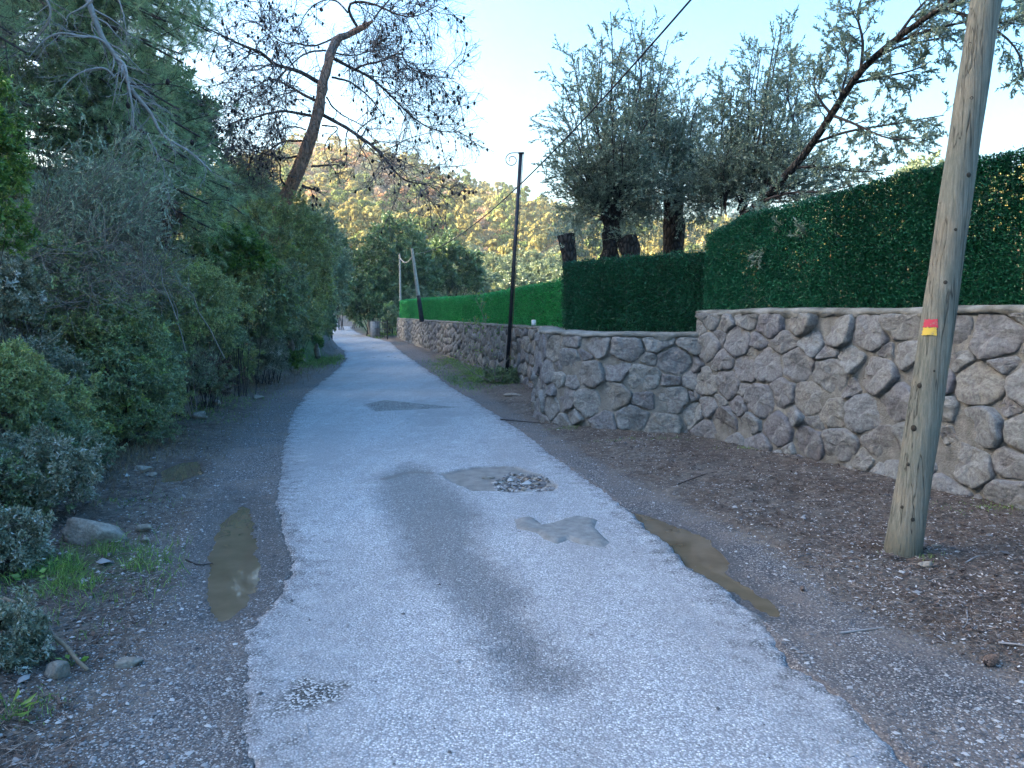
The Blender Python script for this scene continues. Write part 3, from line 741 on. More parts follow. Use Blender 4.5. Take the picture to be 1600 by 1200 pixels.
for (px, py, s) in ((1443, 604, .018), (1421, 671, .022), (1426, 812, .016), (1412, 728, .013), (1481, 441, .017), (1497, 358, .014), (1518, 272, .019), (1525, 150, .016), (1462, 580, .009), (1405, 795, .012), (1530, 60, .015)):
    t_ = at(px, py, 4.8); c_ = pole_pt(t_[2]); d_ = np.array([t_[0] - c_[0], t_[1] - c_[1], 0]); x_ = np.clip(t_[0] - c_[0], -.085, .085)
    r_ = np.interp(t_[2] - b0[2], zs, rr); nrm = np.array([x_ / r_, -math.sqrt(max(.05, 1 - (x_ / r_) ** 2)), 0]); sd1 = np.array([-nrm[1], nrm[0], 0])
    aa = np.arange(12) / 12 * 2 * math.pi; ctr = c_ + nrm * r_ * 1.01
    Vk = [ctr + sd1 * s * np.cos(q) * .9 + np.array([0, 0, 1]) * s * np.sin(q) - nrm * .006 for q in aa] + [ctr + sd1 * s * .6 * np.cos(q) + np.array([0, 0, 1]) * s * .6 * np.sin(q) + nrm * .004 for q in aa] + [ctr + nrm * .001]
    Fk = [(q, (q + 1) % 12, 12 + (q + 1) % 12) for q in range(12)] + [(q, 12 + (q + 1) % 12, 12 + q) for q in range(12)] + [(12 + q, 12 + (q + 1) % 12, 24) for q in range(12)]
    part('knot', (np.array(Vk), np.array(Fk)), M['knot'], TP)
for nm, mt, y0, y1, x0, x1 in (('red_mark', 'red', 499, 511.5, 1443, 1468), ('yellow_mark', 'yellow', 512, 524, 1440, 1466)):
    nu = 22; nv = 8; Vm = []
    rng = np.random.default_rng(3)
    for v_ in range(nv):
        yy = y0 + (y1 - y0) * v_ / (nv - 1); t_ = at(1455, yy, 4.8); c_ = pole_pt(t_[2]); r_ = np.interp(t_[2] - b0[2], zs, rr) * 1.022 + .003
        xa = at(x0, yy, 4.83)[0] - c_[0]; xb = at(x1, yy, 4.8)[0] - c_[0]
        a0 = math.asin(np.clip(xa / r_, -.97, .97)); a1 = math.asin(np.clip(xb / r_, -.97, .97))
        for u_ in range(nu):
            q = a0 + (a1 - a0) * u_ / (nu - 1) + (rng.normal() * .03 if u_ in (0, nu - 1) else 0)
            Vm.append((c_[0] + r_ * math.sin(q), c_[1] - r_ * math.cos(q), t_[2] + (rng.normal() * .0022 if v_ in (0, nv - 1) else 0)))
    Vm = np.array(Vm); i = np.arange(nv - 1)[:, None] * nu + np.arange(nu - 1)[None]
    part(nm, (Vm, np.stack([i, i + 1, i + nu + 1, i + nu], -1).reshape(-1, 4)), M[mt], TP)
# steel post with scroll
M['steel'] = simple('dark_painted_steel', (.030, .028, .034), .45, 12, .5, .25, .003, .5, .3)
M['red_brown'] = simple('brown_steel', (.16, .10, .07), .7, 30, .4, .4)  # brown strip, paler than the shaft, down the post's right side
sb = at(792, 597, 17.6); sb[2] = Hf(sb[0], sb[1]) - .05; st_ = at(814.5, 240, 17.6); dsp = (st_ - sb)
TS = thing('steel_post', 'tall dark steel post with a curled scroll on top before the low wall', 'post', sb)
def box_beam(a, b, wx, wy, ox=0, oy=0):
    V = []
    for p in (a, b):
        for sx_, sy_ in ((-1, -1), (1, -1), (1, 1), (-1, 1)): V.append((p[0] + ox + sx_ * wx, p[1] + oy + sy_ * wy, p[2]))
    return np.array(V), np.array([(0, 1, 5, 4), (1, 2, 6, 5), (2, 3, 7, 6), (3, 0, 4, 7), (4, 5, 6, 7), (3, 2, 1, 0)])
part('post_shaft', box_beam(sb, st_, .042, .06, -.012), M['steel'], TS)
part('post_flange', box_beam(sb, st_ - dsp * .001, .008, .066, .046), M['red_brown'], TS)
part('post_cap', box_beam(st_, st_ + np.array([0, 0, .02]), .065, .075), M['steel'], TS)
th = np.linspace(math.pi / 2, math.pi / 2 + 2 * math.pi * 1.35, 40); rs_ = np.linspace(.155, .055, 40)
c0 = st_ + np.array([-.21, 0, -.14])
scr = np.array([st_ + np.array([-.02, 0, .012]), st_ + np.array([-.12, 0, .02])] + [c0 + np.array([math.cos(q) * r, 0, math.sin(q) * r]) for q, r in zip(th, rs_)])
part('scroll', tubes(smooth_path(scr, 60, 1), np.full(60, .011), 6), M['steel'], TS)
# far poles
M['fwood'] = simple('grey_pole_wood', (.33, .30, .25), .85, 10, .3, .5)
M['tar'] = simple('tarred_wood', (.035, .033, .036), .8, 10, .4, .5)
p2b = at(658.5, 497, 32.8); p2b = np.array([p2b[0] + .02, 32.82, 1.25]); p2t = at(643.5, 388, 32.8); p2m = p2b + (p2t - p2b) * .36
T2 = thing('utility_pole', 'thin far pole leaning left in front of the bright green screen, dark at its foot', 'pole', p2b)
part('pole_shaft', tubes(np.array([p2m, p2t]), np.array([.078, .058]), 10), M['fwood'], T2, smooth=True)
part('pole_foot', tubes(np.array([p2b, p2m]), np.array([.105, .088]), 10), M['tar'], T2, smooth=True)
p3t = at(624.5, 399, 52.5); p3b = np.array([at(624.5, 470, 52.5)[0] + .05, 52.5, -.1])
T3 = thing('utility_pole', 'thin upright pole farthest away, rising behind the far end of the green screen', 'pole', p3b)
part('pole_shaft', tubes(np.array([p3b, p3t]), np.array([.085, .06]), 8), M['fwood'], T3, smooth=True)
part('pole_top', tubes(np.array([p3t, p3t + np.array([0, 0, .12])]), np.array([.06, .02]), 8), M['fwood'], T3)
M['cable'] = simple('cable_black', (.02, .02, .024), .6, 5)
def sagline(a, b, s, K=60):
    tt = np.linspace(0, 1, K)[:, None]; p = a + (b - a) * tt; p[:, 2] -= 4 * s * (tt * (1 - tt))[:, 0]; return p
cA = pole_pt(5.85) + np.array([-.09, 0, 0]); cB = at(647, 397, 32.75)
solo('power_cable', tubes(sagline(cA, cB, .92), np.full(60, .013), 6), M['cable'], 'thin black cable sagging across the sky from near wooden pole to far leaning pole', 'cable')
solo('power_cable', tubes(sagline(cB, at(625, 402, 52.4), .35, 20), np.full(20, .03), 5), M['fwood'], 'short pale cable span between the two thin far poles', 'cable')

# ------------------------------------------------------------------ foliage materials
M['kermes'] = leafmat('leaf_kermes', (0.123, 0.169, 0.098), (0.255, 0.335, 0.163), (.30, .42, .09), .42, .2)
M['mid'] = leafmat('leaf_mid_green', (0.151, 0.188, 0.082), (0.351, 0.407, 0.158), (.32, .42, .10), .45, .25)
M['fresh'] = leafmat('leaf_fresh', (0.050, 0.112, 0.025), (0.138, 0.250, 0.050), (0.275, 0.425, 0.075), .45, .35)
M['glau'] = leafmat('leaf_glaucous', (0.106, 0.129, 0.085), (0.272, 0.289, 0.187), (0.620, 0.620, 0.575), .45, .2)
M['broom'] = leafmat('leaf_broom', (0.125, 0.176, 0.116), (0.270, 0.368, 0.233), (0.620, 0.620, 0.413), .5, .2)
M['greyg'] = leafmat('leaf_grey_green', (0.113, 0.160, 0.087), (0.239, 0.295, 0.160), (0.427, 0.470, 0.265), .5, .25)
M['olive'] = leafmat('leaf_olive', (0.093, 0.126, 0.083), (0.246, 0.304, 0.202), (0.365, 0.425, 0.303), .5, .22)
M['oak'] = leafmat('leaf_oak', (0.061, 0.110, 0.046), (0.138, 0.225, 0.087), (0.278, 0.366, 0.143), .5, .25)
M['pine'] = leafmat('needle_pine', (0.147, 0.224, 0.112), (0.309, 0.450, 0.211), (0.618, 0.620, 0.363), .5, .2)
M['brown'] = leafmat('leaf_dead_brown', (0.042, 0.025, 0.018), (0.140, 0.077, 0.049), (0.308, 0.182, 0.112), .7, .15)
t = NT('bark_dead_pine'); mp = t.n('ShaderNodeMapping', {'Vector': t.pos(), 'Scale': (1, 1, .45)}).outputs[0]
n1 = t.noise(1.6, 6, .7, mp); n2 = t.noise(13, 7, .75, mp); v_ = t.vor(9, t.n('ShaderNodeVectorMath', {0: mp, 1: t.n('ShaderNodeVectorMath', {0: t.n('ShaderNodeTexNoise', {'Scale': 6., 'Vector': mp}).outputs['Color'], 1: (.25, .25, .25)}, operation='MULTIPLY').outputs[0]}, operation='ADD').outputs[0], 'DISTANCE_TO_EDGE')
c = t.mix(t.mr(n1, .42, .58), (.20, .165, .15), t.ramp(n2, [(.3, (.22, .12, .085)), (.6, (.46, .25, .16)), (.8, (.55, .36, .25))]))
c = t.mix(t.mr(n2, .36, .48, .7, 0), c, (.06, .045, .04)); c = t.mix(t.mr(v_, .05, .0, 0, .6), c, (.05, .04, .035))
t.bsdf(c, .9, t.bump(t.math('ADD', n2, t.mr(v_, 0, .12)), .9, .03), .15); M['bark_dead'] = t.m
M['twig'] = simple('twig_grey', (.20, .175, .15), .85, 20, .35, .3)
M['twig_pale'] = simple('twig_pale', (.27, .25, .24), .8, 20, .3, .3)
M['twig_dark'] = simple('twig_dark', (.045, .036, .034), .85, 20, .35, .3)
M['bark_ol'] = barkmat('bark_olive', (.035, .030, .027), (.085, .072, .062), .4, 16, .9, .03)
M['cone'] = simple('cone_dark', (.022, .016, .015), .8, 30, .4, .4)
BR_ = np.random.default_rng(99)
def bush(label, c, r, ncl, lpc, lsz, mat, base=None, name='shrub', cat='shrub', seed=0, stem='d', asp=.5, up=.25, hollow=.45, stems=True, nst=10, top=0, tw=.5, group=None, lo=-.75, spread=1.0, rough=1.0):
    rng = np.random.default_rng(seed + 1000); c = np.array(c, float); stem = M['twig_dark'] if stem == 'd' else stem; ncl = int(ncl * 1.5); lpc = int(lpc * 1.25); r = np.array(r, float)
    if base is None: base = np.array([c[0], c[1], c[2] - r[2] * .95])
    base = np.array(base, float)
    D = norm(rng.normal(size=(ncl * 2, 3))); D = D[D[:, 2] > lo][:ncl]; n = len(D)
    rad = (hollow + (1 - hollow) * rng.random(n) ** .6)
    lump = 1 + .38 * rough * vn3(D * 2.1 + seed * 1.7, seed) + .2 * rough * vn3(D * 5 + seed, seed + 1)
    Cc = c + D * r * (rad * lump)[:, None]
    cr = float(np.mean(r)) * .22 * spread
    nt = 5
    td = norm(D[:, None] * .7 + rng.normal(size=(n, nt, 3)) * .65 + np.array([0, 0, up]))
    tl = cr * rng.uniform(.7, 1.6, (n, nt, 1))
    P0 = Cc[:, None] - td * tl * .3; P1 = P0 + td * tl * .6 + rng.normal(size=P0.shape) * cr * .1; P2 = P0 + td * tl + np.array([0, 0, -.1]) * cr
    TW = np.stack([P0, P1, P2], 2).reshape(-1, 3, 3)
    m = max(1, lpc // nt)
    LP, LT = pts_on(rng, TW, m, (.05, 1)); N = len(LP)
    LD = norm(LT * .6 + rng.normal(size=LT.shape) * .6)
    farb = c[1] > 7.8 and asp > .3
    V, F = leaves(rng, LP, LD, lsz * rng.uniform(.7, 1.4, N) * (1.1 if farb else 1), lsz * asp * rng.uniform(.7, 1.2, N) * (1.7 if farb else 1), .25, tri=farb)
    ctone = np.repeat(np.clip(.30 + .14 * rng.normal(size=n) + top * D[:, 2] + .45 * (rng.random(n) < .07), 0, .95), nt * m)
    tone = np.clip(ctone + .22 * rng.normal(size=N), 0, 1)
    T = thing(name, label, cat, base, group)
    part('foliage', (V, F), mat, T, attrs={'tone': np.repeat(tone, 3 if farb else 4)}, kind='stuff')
    if stems:
        sel = rng.choice(n, min(n, nst), replace=False)
        E = Cc[sel]; B0 = base + rng.normal(size=(len(sel), 3)) * np.array([.12, .12, .0]) * r.mean(); K = 6
        tt = np.linspace(0, 1, K)[None, :, None]
        mid = B0 * .45 + E * .55 + np.array([0, 0, .25]) * r[2] + rng.normal(size=E.shape) * .12 * r.mean()
        S = (1 - tt) ** 2 * B0[:, None] + 2 * tt * (1 - tt) * mid[:, None] + tt ** 2 * E[:, None]
        rr_ = max(.004, float(r.mean()) * .013) * np.linspace(1, .3, K)[None].repeat(len(sel), 0)
        vf = [tubes(S, rr_, 5)]
        if tw > 0:
            k = rng.random(len(TW)) < tw * (.35 if tw < .7 else .8); vf.append(tubes(TW[k], np.full((k.sum(), 3), max(.002, lsz * .05)), 3))
        V, F = cat_vf(*vf)
        part('stems', (V, F), stem or M['twig'], T)
    return T

# ------------------------------------------------------------------ far hillside wood
def crown_mesh(rng, n, kind, szk=.085):
    lob = 14 if kind != 'pine' else 18
    if kind == 'pine':
        lc = np.column_stack([rng.normal(size=lob) * .42, rng.normal(size=lob) * .42, rng.uniform(-.35, 1.0, lob)]); lr = .36 * rng.uniform(.6, 1.2, lob) * (1 - .35 * np.clip(lc[:, 2], 0, 1))
        lc[:, :2] *= (1.15 - .7 * np.clip(lc[:, 2], 0, 1))[:, None]
    else:
        d = norm(rng.normal(size=(lob, 3))); d[:, 2] = np.abs(d[:, 2]) * .8 - .1; lc = d * np.array([.6, .6, .55]) * rng.uniform(.6, 1, (lob, 1)); lr = .36 * rng.uniform(.7, 1.3, lob)
    k = rng.integers(0, lob, n); D = norm(rng.normal(size=(n, 3))); D[:, 2] = np.where(D[:, 2] < -.3, -D[:, 2], D[:, 2])
    P = lc[k] + D * lr[k][:, None] * rng.uniform(.75, 1.05, (n, 1)) * (np.array([1, 1, .55]) if kind == 'pine' else 1)
    sz = szk if kind != 'bare' else szk * .65
    Nn = norm(D + rng.normal(size=(n, 3)) * .45); S = norm(np.cross(Nn, rng.normal(size=(n, 3)))); U = np.cross(S, Nn)
    a = sz * rng.uniform(.5, 1.2, (n, 1))
    V = np.stack([P - S * a, P - U * a * .7, P + S * a, P + U * a * .9], 1).reshape(-1, 3)
    F = np.arange(n * 4).reshape(-1, 4)
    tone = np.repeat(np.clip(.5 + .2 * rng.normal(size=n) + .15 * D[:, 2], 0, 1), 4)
    return V, F, tone
hillmats = {
    'pine': leafmat('hill_pine', (0.124, 0.118, 0.043), (0.299, 0.268, 0.088), (0.493, 0.411, 0.160), .7, .25, .1),
    'pine2': leafmat('hill_pine_dark', (0.059, 0.096, 0.033), (0.127, 0.175, 0.051), (0.234, 0.291, 0.081), .7, .2, .1),
    'oak': leafmat('hill_oak', (0.134, 0.106, 0.049), (0.322, 0.245, 0.105), (0.512, 0.386, 0.174), .7, .2, .1),
    'red_brown': leafmat('hill_rusty', (0.176, 0.082, 0.033), (0.391, 0.185, 0.072), (0.620, 0.329, 0.144), .7, .2, .1),
    'bare': leafmat('hill_bare', (0.234, 0.146, 0.088), (0.470, 0.291, 0.177), (0.620, 0.485, 0.304), .8, .1, .1),
    'grey': leafmat('hill_grey', (0.157, 0.165, 0.081), (0.353, 0.349, 0.177), (0.548, 0.544, 0.289), .7, .2, .1)}
rng = np.random.default_rng(77)
kinds = ['pine', 'pine2', 'oak', 'red_brown', 'bare', 'grey']
kshape = {'pine': 'pine', 'pine2': 'pine', 'oak': 'oak', 'red_brown': 'oak', 'bare': 'bare', 'grey': 'oak'}
kl = {'pine': 'yellow-green pine among the trees of the far sunlit hillside', 'pine2': 'dark green pine among the trees of the far sunlit hillside',
      'oak': 'round olive-brown oak crown on the far sunlit hillside', 'red_brown': 'rusty orange leafy crown on the far sunlit hillside',
      'bare': 'pinkish leafless crown on the far sunlit hillside', 'grey': 'pale grey-green crown on the far sunlit hillside'}
protoV = {k: [crown_mesh(rng, 1300, kshape[k]) for _ in range(3)] for k in kinds}
tinyV = {k: [crown_mesh(rng, 70, kshape[k], .24)] for k in kinds}
lowV = {k: [crown_mesh(rng, 280, kshape[k], .15) for _ in range(2)] for k in kinds}
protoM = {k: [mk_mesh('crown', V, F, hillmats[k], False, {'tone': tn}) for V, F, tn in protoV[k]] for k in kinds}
trunkM = mk_mesh('trunk', *tubes(np.array([[0, 0, -1.6], [0, 0, .2]]), np.array([.07, .04]), 5), M['bark_ol'])
cand = []
for D_ in np.arange(128, 352, 4.6):
    for a_ in np.arange(-.50, .70, 4.9 / D_):
        a2 = a_ + rng.uniform(-.5, .5) * 4.8 / D_; D2 = D_ + rng.uniform(-2.6, 2.6); cand.append((a2 * D2, D2))
cand = np.array(cand); cz = H(cand[:, 0], cand[:, 1], False)
sc_ = rng.uniform(.7, 1.35, len(cand)) * (1 + .0 * cz)
gn = fbm(cand[:, 0] / 45, cand[:, 1] / 45, 3, 70); gn2 = fbm(cand[:, 0] / 30, cand[:, 1] / 30, 3, 71)
r_ = rng.random(len(cand)); kk = []
for g1, g2, q in zip(gn, gn2, r_):
    s_ = q + .5 * g1
    kk.append('pine' if s_ < .24 else 'pine2' if s_ < .34 else 'oak' if s_ < .52 else 'grey' if s_ < .74 + .1 * g2 else 'red_brown' if s_ < .84 else 'bare')
inview = (np.abs(cand[:, 0] / cand[:, 1]) < .62)
ang = cand[:, 0] / cand[:, 1]
open_ = (ang > -.30) & (ang < .10)
vis_rank = np.argsort(np.where(open_, 0, 1000) + np.hypot(cand[:, 0], cand[:, 1] ) * 1.0)
# rows low in the picture are hidden by the near trees, so take the individuals from the slope that shows
elev = cz / cand[:, 1]
show = open_ & (elev > .02)
idx_ind = np.where(show)[0]
idx_ind = idx_ind[np.argsort(cand[idx_ind, 1] / sc_[idx_ind])][:290]
ind = set(idx_ind.tolist())
RV = {k: [] for k in kinds}
for i in range(len(cand)):
    k = kk[i]; s = 2.7 * sc_[i] * (1.15 if k.startswith('pine') else 1); sz_ = s * (1.35 if k.startswith('pine') else .95)
    zc = cz[i] + sz_ * .62; rot = rng.random() * 6.28
    if i in ind:
        o = bpy.data.objects.new('hillside_tree', None); C.objects.link(o)
        o.location = (cand[i, 0], cand[i, 1], zc); o.rotation_euler = (0, 0, rot); o.scale = (s, s, sz_)
        o['label'] = kl[k]; o['category'] = 'tree'; o['group'] = kl[k].split(' on the')[0].split(' among')[0] + ' crowns of the hillside wood'; o['kind'] = 'thing'
        c_ = bpy.data.objects.new('crown', protoM[k][i % 3]); C.objects.link(c_); c_.parent = o
        c_ = bpy.data.objects.new('trunk', trunkM); C.objects.link(c_); c_.parent = o
    else:
        V, F, tn = lowV[k][i % 2] if -.32 < ang[i] < .26 else tinyV[k][0]; cr, sr = math.cos(rot), math.sin(rot)
        RV[k].append((np.column_stack([(V[:, 0] * cr - V[:, 1] * sr) * s + cand[i, 0], (V[:, 0] * sr + V[:, 1] * cr) * s + cand[i, 1], V[:, 2] * sz_ + zc]), tn))
Vs = []; Ts = []; mi = []
for q, k in enumerate(kinds):
    for V, tn in RV[k]: Vs.append(V); Ts.append(tn); mi.append(np.full(len(V) // 4, q, np.int32))
Vs = np.vstack(Vs); F = np.arange(len(Vs)).reshape(-1, 4)
me = mk_mesh('hillside_wood', Vs, F, None, False, {'tone': np.concatenate(Ts)})
for k in kinds: me.materials.append(hillmats[k])
me.polygons.foreach_set('material_index', np.concatenate(mi))
o = bpy.data.objects.new('hillside_wood', me); C.objects.link(o); o['kind'] = 'stuff'; o['label'] = 'mixed wood of pines and oaks covering the far hillside'

# ------------------------------------------------------------------ middle distance
def px_bush(label, cx, cy, rx, ry, Y, rd, ncl, lpc, lsz, mat, seed, dz=None, base_px=None, **kw):
    c = at(cx, cy, Y); s = Y / 1200
    bx, by = c[0], Y
    if base_px is not None: bx = at(base_px, cy, Y)[0]
    base = np.array([bx, by, Hf(bx, by) - .1])
    return bush(label, c, (rx * s, rd, ry * s), ncl, lpc, lsz, mat, base=base, seed=seed, **kw)
px_bush('large dark green oak with a rounded crown at the road bend, behind the iron gate', 618, 425, 62, 66, 58, 3.4, 260, 70, .24, M['oak'], 1, name='oak_tree', cat='tree', base_px=606, nst=16, lo=-.6, hollow=.5, spread=1.1, stem=M['bark_ol'])
px_bush('dark oak crown right of the big oak, above the end of the green screen', 708, 425, 44, 50, 63, 3, 170, 60, .26, M['oak'], 2, name='oak_tree', cat='tree', nst=10, lo=-.6, stem=M['bark_ol'])
px_bush('low dark oak mass left of the iron gate overhanging the road verge', 578, 465, 40, 48, 56, 3, 190, 60, .20, M['oak'], 3, name='oak_tree', cat='tree', stem=M['bark_ol'])
px_bush('small dark bush between the iron gate and the end of the stone wall', 610, 500, 15, 24, 51.2, .8, 60, 60, .12, M['kermes'], 4, hollow=.1, nst=4)
px_bush('leafy bush under the big oak right behind the iron gate', 640, 480, 26, 30, 56, 1.6, 90, 60, .2, M['greyg'], 5)
gspec = [(675, 455, 38, 30, 78), (740, 452, 40, 34, 86), (800, 455, 44, 32, 92), (850, 440, 40, 30, 96), (700, 430, 50, 24, 108), (770, 425, 50, 24, 112), (830, 415, 44, 20, 118), (560, 440, 36, 40, 88), (900, 440, 40, 30, 90)]
gl = ['grey-green olive bush just above the green screen, right of the leaning far pole', 'grey-green bush above the dip of the green screen', 'rounded pale bush above the green screen left of the steel post', 'pale bush above the green screen just right of the steel post',
      'second-row grey-green tree behind the dark oak crowns', 'second-row grey-green tree left of the steel post at the foot of the hill', 'second-row grey tree right of the steel post at the foot of the hill', 'hazy green tree beyond the oak at the road bend', 'grey-green bush behind the pollarded olive stump']
for i, g in enumerate(gspec):
    px_bush(gl[i], *g, 3.0, 130, 45, .28, M['greyg'], 20 + i, name='olive_bush' if i < 4 else 'hedgerow_tree', cat='tree', stem=M['bark_ol'], nst=6)
# gate and pier
M['concrete'] = simple('rough_concrete', (.27, .265, .25), .9, 6, .35, .5)
M['iron'] = simple('black_iron', (.02, .022, .026), .6, 10)
gp = G(583, 527); gx0, gy0 = gp
TG = thing('iron_gate', 'small black iron bar gate beside the pale concrete pier', 'gate', (gx0, gy0, 0))
GV = np.array([G(606, 530) - gp])[0]; gl_ = np.linalg.norm(GV); gd = GV / gl_
def gpt(u, z, o=0): return np.array([gx0 + gd[0] * u, gy0 + gd[1] * u, z])
def bar(name, a, b, r): part(name, tubes(np.array([a, b]), np.array([r, r]), 6), M['iron'], TG)
bar('gate_post', gpt(0, -.1), gpt(0, 1.28), .05); bar('gate_post', gpt(gl_ * .98, -.1), gpt(gl_ * .98, 1.2), .04)
bar('rail', gpt(0, .18), gpt(gl_, .18), .022); bar('rail', gpt(0, 1.05), gpt(gl_, 1.05), .022); bar('rail', gpt(0, .6), gpt(gl_, .6), .022)
for i in range(1, 9): bar('bar', gpt(gl_ * i / 9, .06), gpt(gl_ * i / 9, 1.05 + .3 + .05 * (i % 2)), .016)
pv = G(577, 526)
a_, b_ = G(574, 524), G(582, 527.5)
d_ = norm(b_ - a_); n_ = np.array([-d_[1], d_[0]])
def prism(p, q, th_, z0, z1):
    d = norm(q - p); n = np.array([-d[1], d[0]]) * th_; c = [p, q, q + n, p + n]
    V = np.array([[*x, z0] for x in c] + [[*x, z1] for x in c]); return V, np.array([(0, 1, 5, 4), (1, 2, 6, 5), (2, 3, 7, 6), (3, 0, 4, 7), (4, 5, 6, 7), (3, 2, 1, 0)])
TPi = thing('gate_pier', 'short pale concrete gate pier at the left side of the iron gate', 'pier', (a_[0], a_[1], 0))
part('pier_block', prism(a_, b_, .5, -.1, 1.06), M['concrete'], TPi); part('pier_cap', prism(a_ - d_ * .03, b_ + d_ * .03 * 0, .53, 1.063, 1.10), M['cap'], TPi)

# ------------------------------------------------------------------ olive trees behind the wall
def tips_tree(name, label, trunk, tr, heads, tips, seed, mat, lsz, Y, rad=.02, side=16, sub=3, nl=22, jit=.5, droop=0., asp=.30, trunk_mat=None, sl=.75, extra=None, knob=.2, knobat=None):
    rng = np.random.default_rng(seed)
    trunk = np.array(trunk, float); T = thing(name, label, 'tree', trunk[0])
    K = 14; tp = smooth_path(trunk, K, 1)
    rr_ = np.interp(np.linspace(0, 1, K), np.linspace(0, 1, len(tr)), tr) * (1 + .12 * rng.normal(size=K))
    V, F = tubes(tp, rr_, 14)
    V = V + .02 * vn3(V * 9, seed)[:, None] * norm(rng.normal(size=3)) * 1.5 + np.stack([vn3(V * 6 + i * 9, seed) for i in range(3)], -1) * tr[0] * .22
    ext = [(V, F)]
    if knob:
        kc = tp[-1]; th = np.linspace(0, math.pi, 9); ph = np.arange(12) / 12 * 2 * math.pi
        S = np.array([[math.sin(a) * math.cos(b), math.sin(a) * math.sin(b), math.cos(a)] for a in th for b in ph])
        Vk = kc + S * knob * (1 + .35 * vn3(S * 2.5 + seed, seed))[:, None] * np.array([1, 1, .8])
        i = np.arange(8)[:, None] * 12; j = np.arange(12)[None]; ext.append((Vk, np.stack([i + j, i + (j + 1) % 12, i + 12 + (j + 1) % 12, i + 12 + j], -1).reshape(-1, 4)))
    V, F = cat_vf(*ext)
    part('trunk', (V, F), trunk_mat or M['bark_ol'], T, smooth=True)
    S = []
    tips = tips + [(hi, np.array(heads[hi]) + (np.array(tx) - np.array(heads[hi])) * rng.uniform(.62, .92) + rng.normal(size=3) * np.array([.22, .35, .12])) for hi, tx in tips]
    for hi, tx in tips:
        h = np.array(heads[hi]); e = np.array(tx, float); L = np.linalg.norm(e - h); K = 9
        m1 = h + (e - h) * .35 + rng.normal(size=3) * .06 * L + np.array([0, 0, -.02 * L]); m2 = h + (e - h) * .7 + rng.normal(size=3) * .04 * L
        S.append(smooth_path([h + rng.normal(size=3) * .06, m1, m2, e], K, 2))
    S = np.array(S); B = len(S); Ls = np.linalg.norm(S[:, -1] - S[:, 0], axis=1)
    SR_ = rad * (Ls / 3.)[:, None] * np.linspace(1, .15, 9)[None] + .004
    A, AR = spawn(rng, S, SR_, side, sl, (.08, .98), (25, 72), .40, 5, (0, 0, .22 - droop), .2, .5)
    Bq, BRq = spawn(rng, A, AR, sub + 1, sl * .45, (.15, 1.), (25, 60), .3, 4, (0, 0, .15 - droop), .14, .6)
    V, F = cat_vf(tubes(S, SR_, 6), tubes(A, np.maximum(AR, .003), 4), tubes(Bq, np.maximum(BRq * .8, .0018), 3))
    part('shoots', (V, F), M['twig_dark'], T)
    P1, T1 = pts_on(rng, Bq, nl, (.05, 1)); P2, T2 = pts_on(rng, A, nl // 2, (.3, 1)); P3, T3 = pts_on(rng, S, nl, (.5, 1))
    P = np.vstack([P1, P2, P3]); D = np.vstack([T1, T2, T3]); N = len(P)
    D = norm(D * .9 + rng.normal(size=(N, 3)) * .5); V, F = leaves(rng, P, D, lsz * rng.uniform(.6, 1.25, N), lsz * asp * rng.uniform(.8, 1.2, N), .15)
    tone = np.clip(.42 + .28 * rng.normal(size=N), 0, 1)
    part('foliage', (V, F), mat, T, attrs={'tone': np.repeat(tone, 4)}, kind='stuff')
    return T
def A_(px, py, Y): return at(px, py, Y)
Y1 = 14.6
h1 = A_(955, 338, Y1); gz = Hf(A_(955, 400, Y1)[0], Y1)
tips1 = [(0, A_(x, y, Y1 + d)) for x, y, d in [(868, 250, -.3), (862, 195, .4), (893, 82, .2), (880, 130, -.6), (915, 118, .7), (940, 60, 0), (954, 18, .3), (975, 60, -.4), (985, 32, .3), (1003, 50, -.2), (1018, 75, .6), (1044, 62, .1), (1046, 105, -.6), (1025, 140, .9), (925, 170, -1), (905, 225, -.9), (960, 150, -1.1), (1000, 190, -1.0), (1040, 215, .5), (880, 290, .8), (1035, 280, -.5), (900, 320, -.3), (1000, 330, .8)]]
tips_tree('olive_tree', 'leftmost full olive crown, upright shoots on a thick dark trunk behind the hedge screen', [[h1[0] - .06, Y1, gz - .1], [h1[0] - .1, Y1, gz + .8], h1 + [0.02, 0, -.4], h1], [.24, .19, .15, .17], [h1], tips1, 1, M['olive'], .052, Y1, sub=3, nl=32, side=15, knob=.19)
Y2 = 15.8; h2 = A_(1053, 296, Y2); gz = Hf(h2[0], Y2)
tips2 = [(0, A_(x, y, Y2 + d)) for x, y, d in [(1005, 150, 0), (1035, 130, .4), (1058, 122, -.3), (1078, 150, .3), (1095, 185, 0), (1110, 240, .5), (1000, 240, -.5), (990, 290, .3), (1130, 290, -.4), (1010, 330, .4), (1090, 330, -.7), (1060, 200, -.9), (1035, 190, .9)]]
tips_tree('olive_tree', 'olive tree with a straight thick trunk cut flat at the top, behind the hedge', [[h2[0], Y2, gz - .1], [h2[0] + .02, Y2, gz + 1], h2], [.23, .21, .20], [h2 + [0, 0, -.1]], tips2, 2, M['olive'], .052, Y2, side=16, sub=3, nl=32, knob=0)
Y3 = 14.0; g3 = np.array([A_(1118, 400, Y3)[0], Y3, Hf(A_(1118, 400, Y3)[0], Y3)])
h3 = [A_(1130, 330, Y3), A_(1160, 330, Y3 + .3), A_(1190, 320, Y3 - .2)]
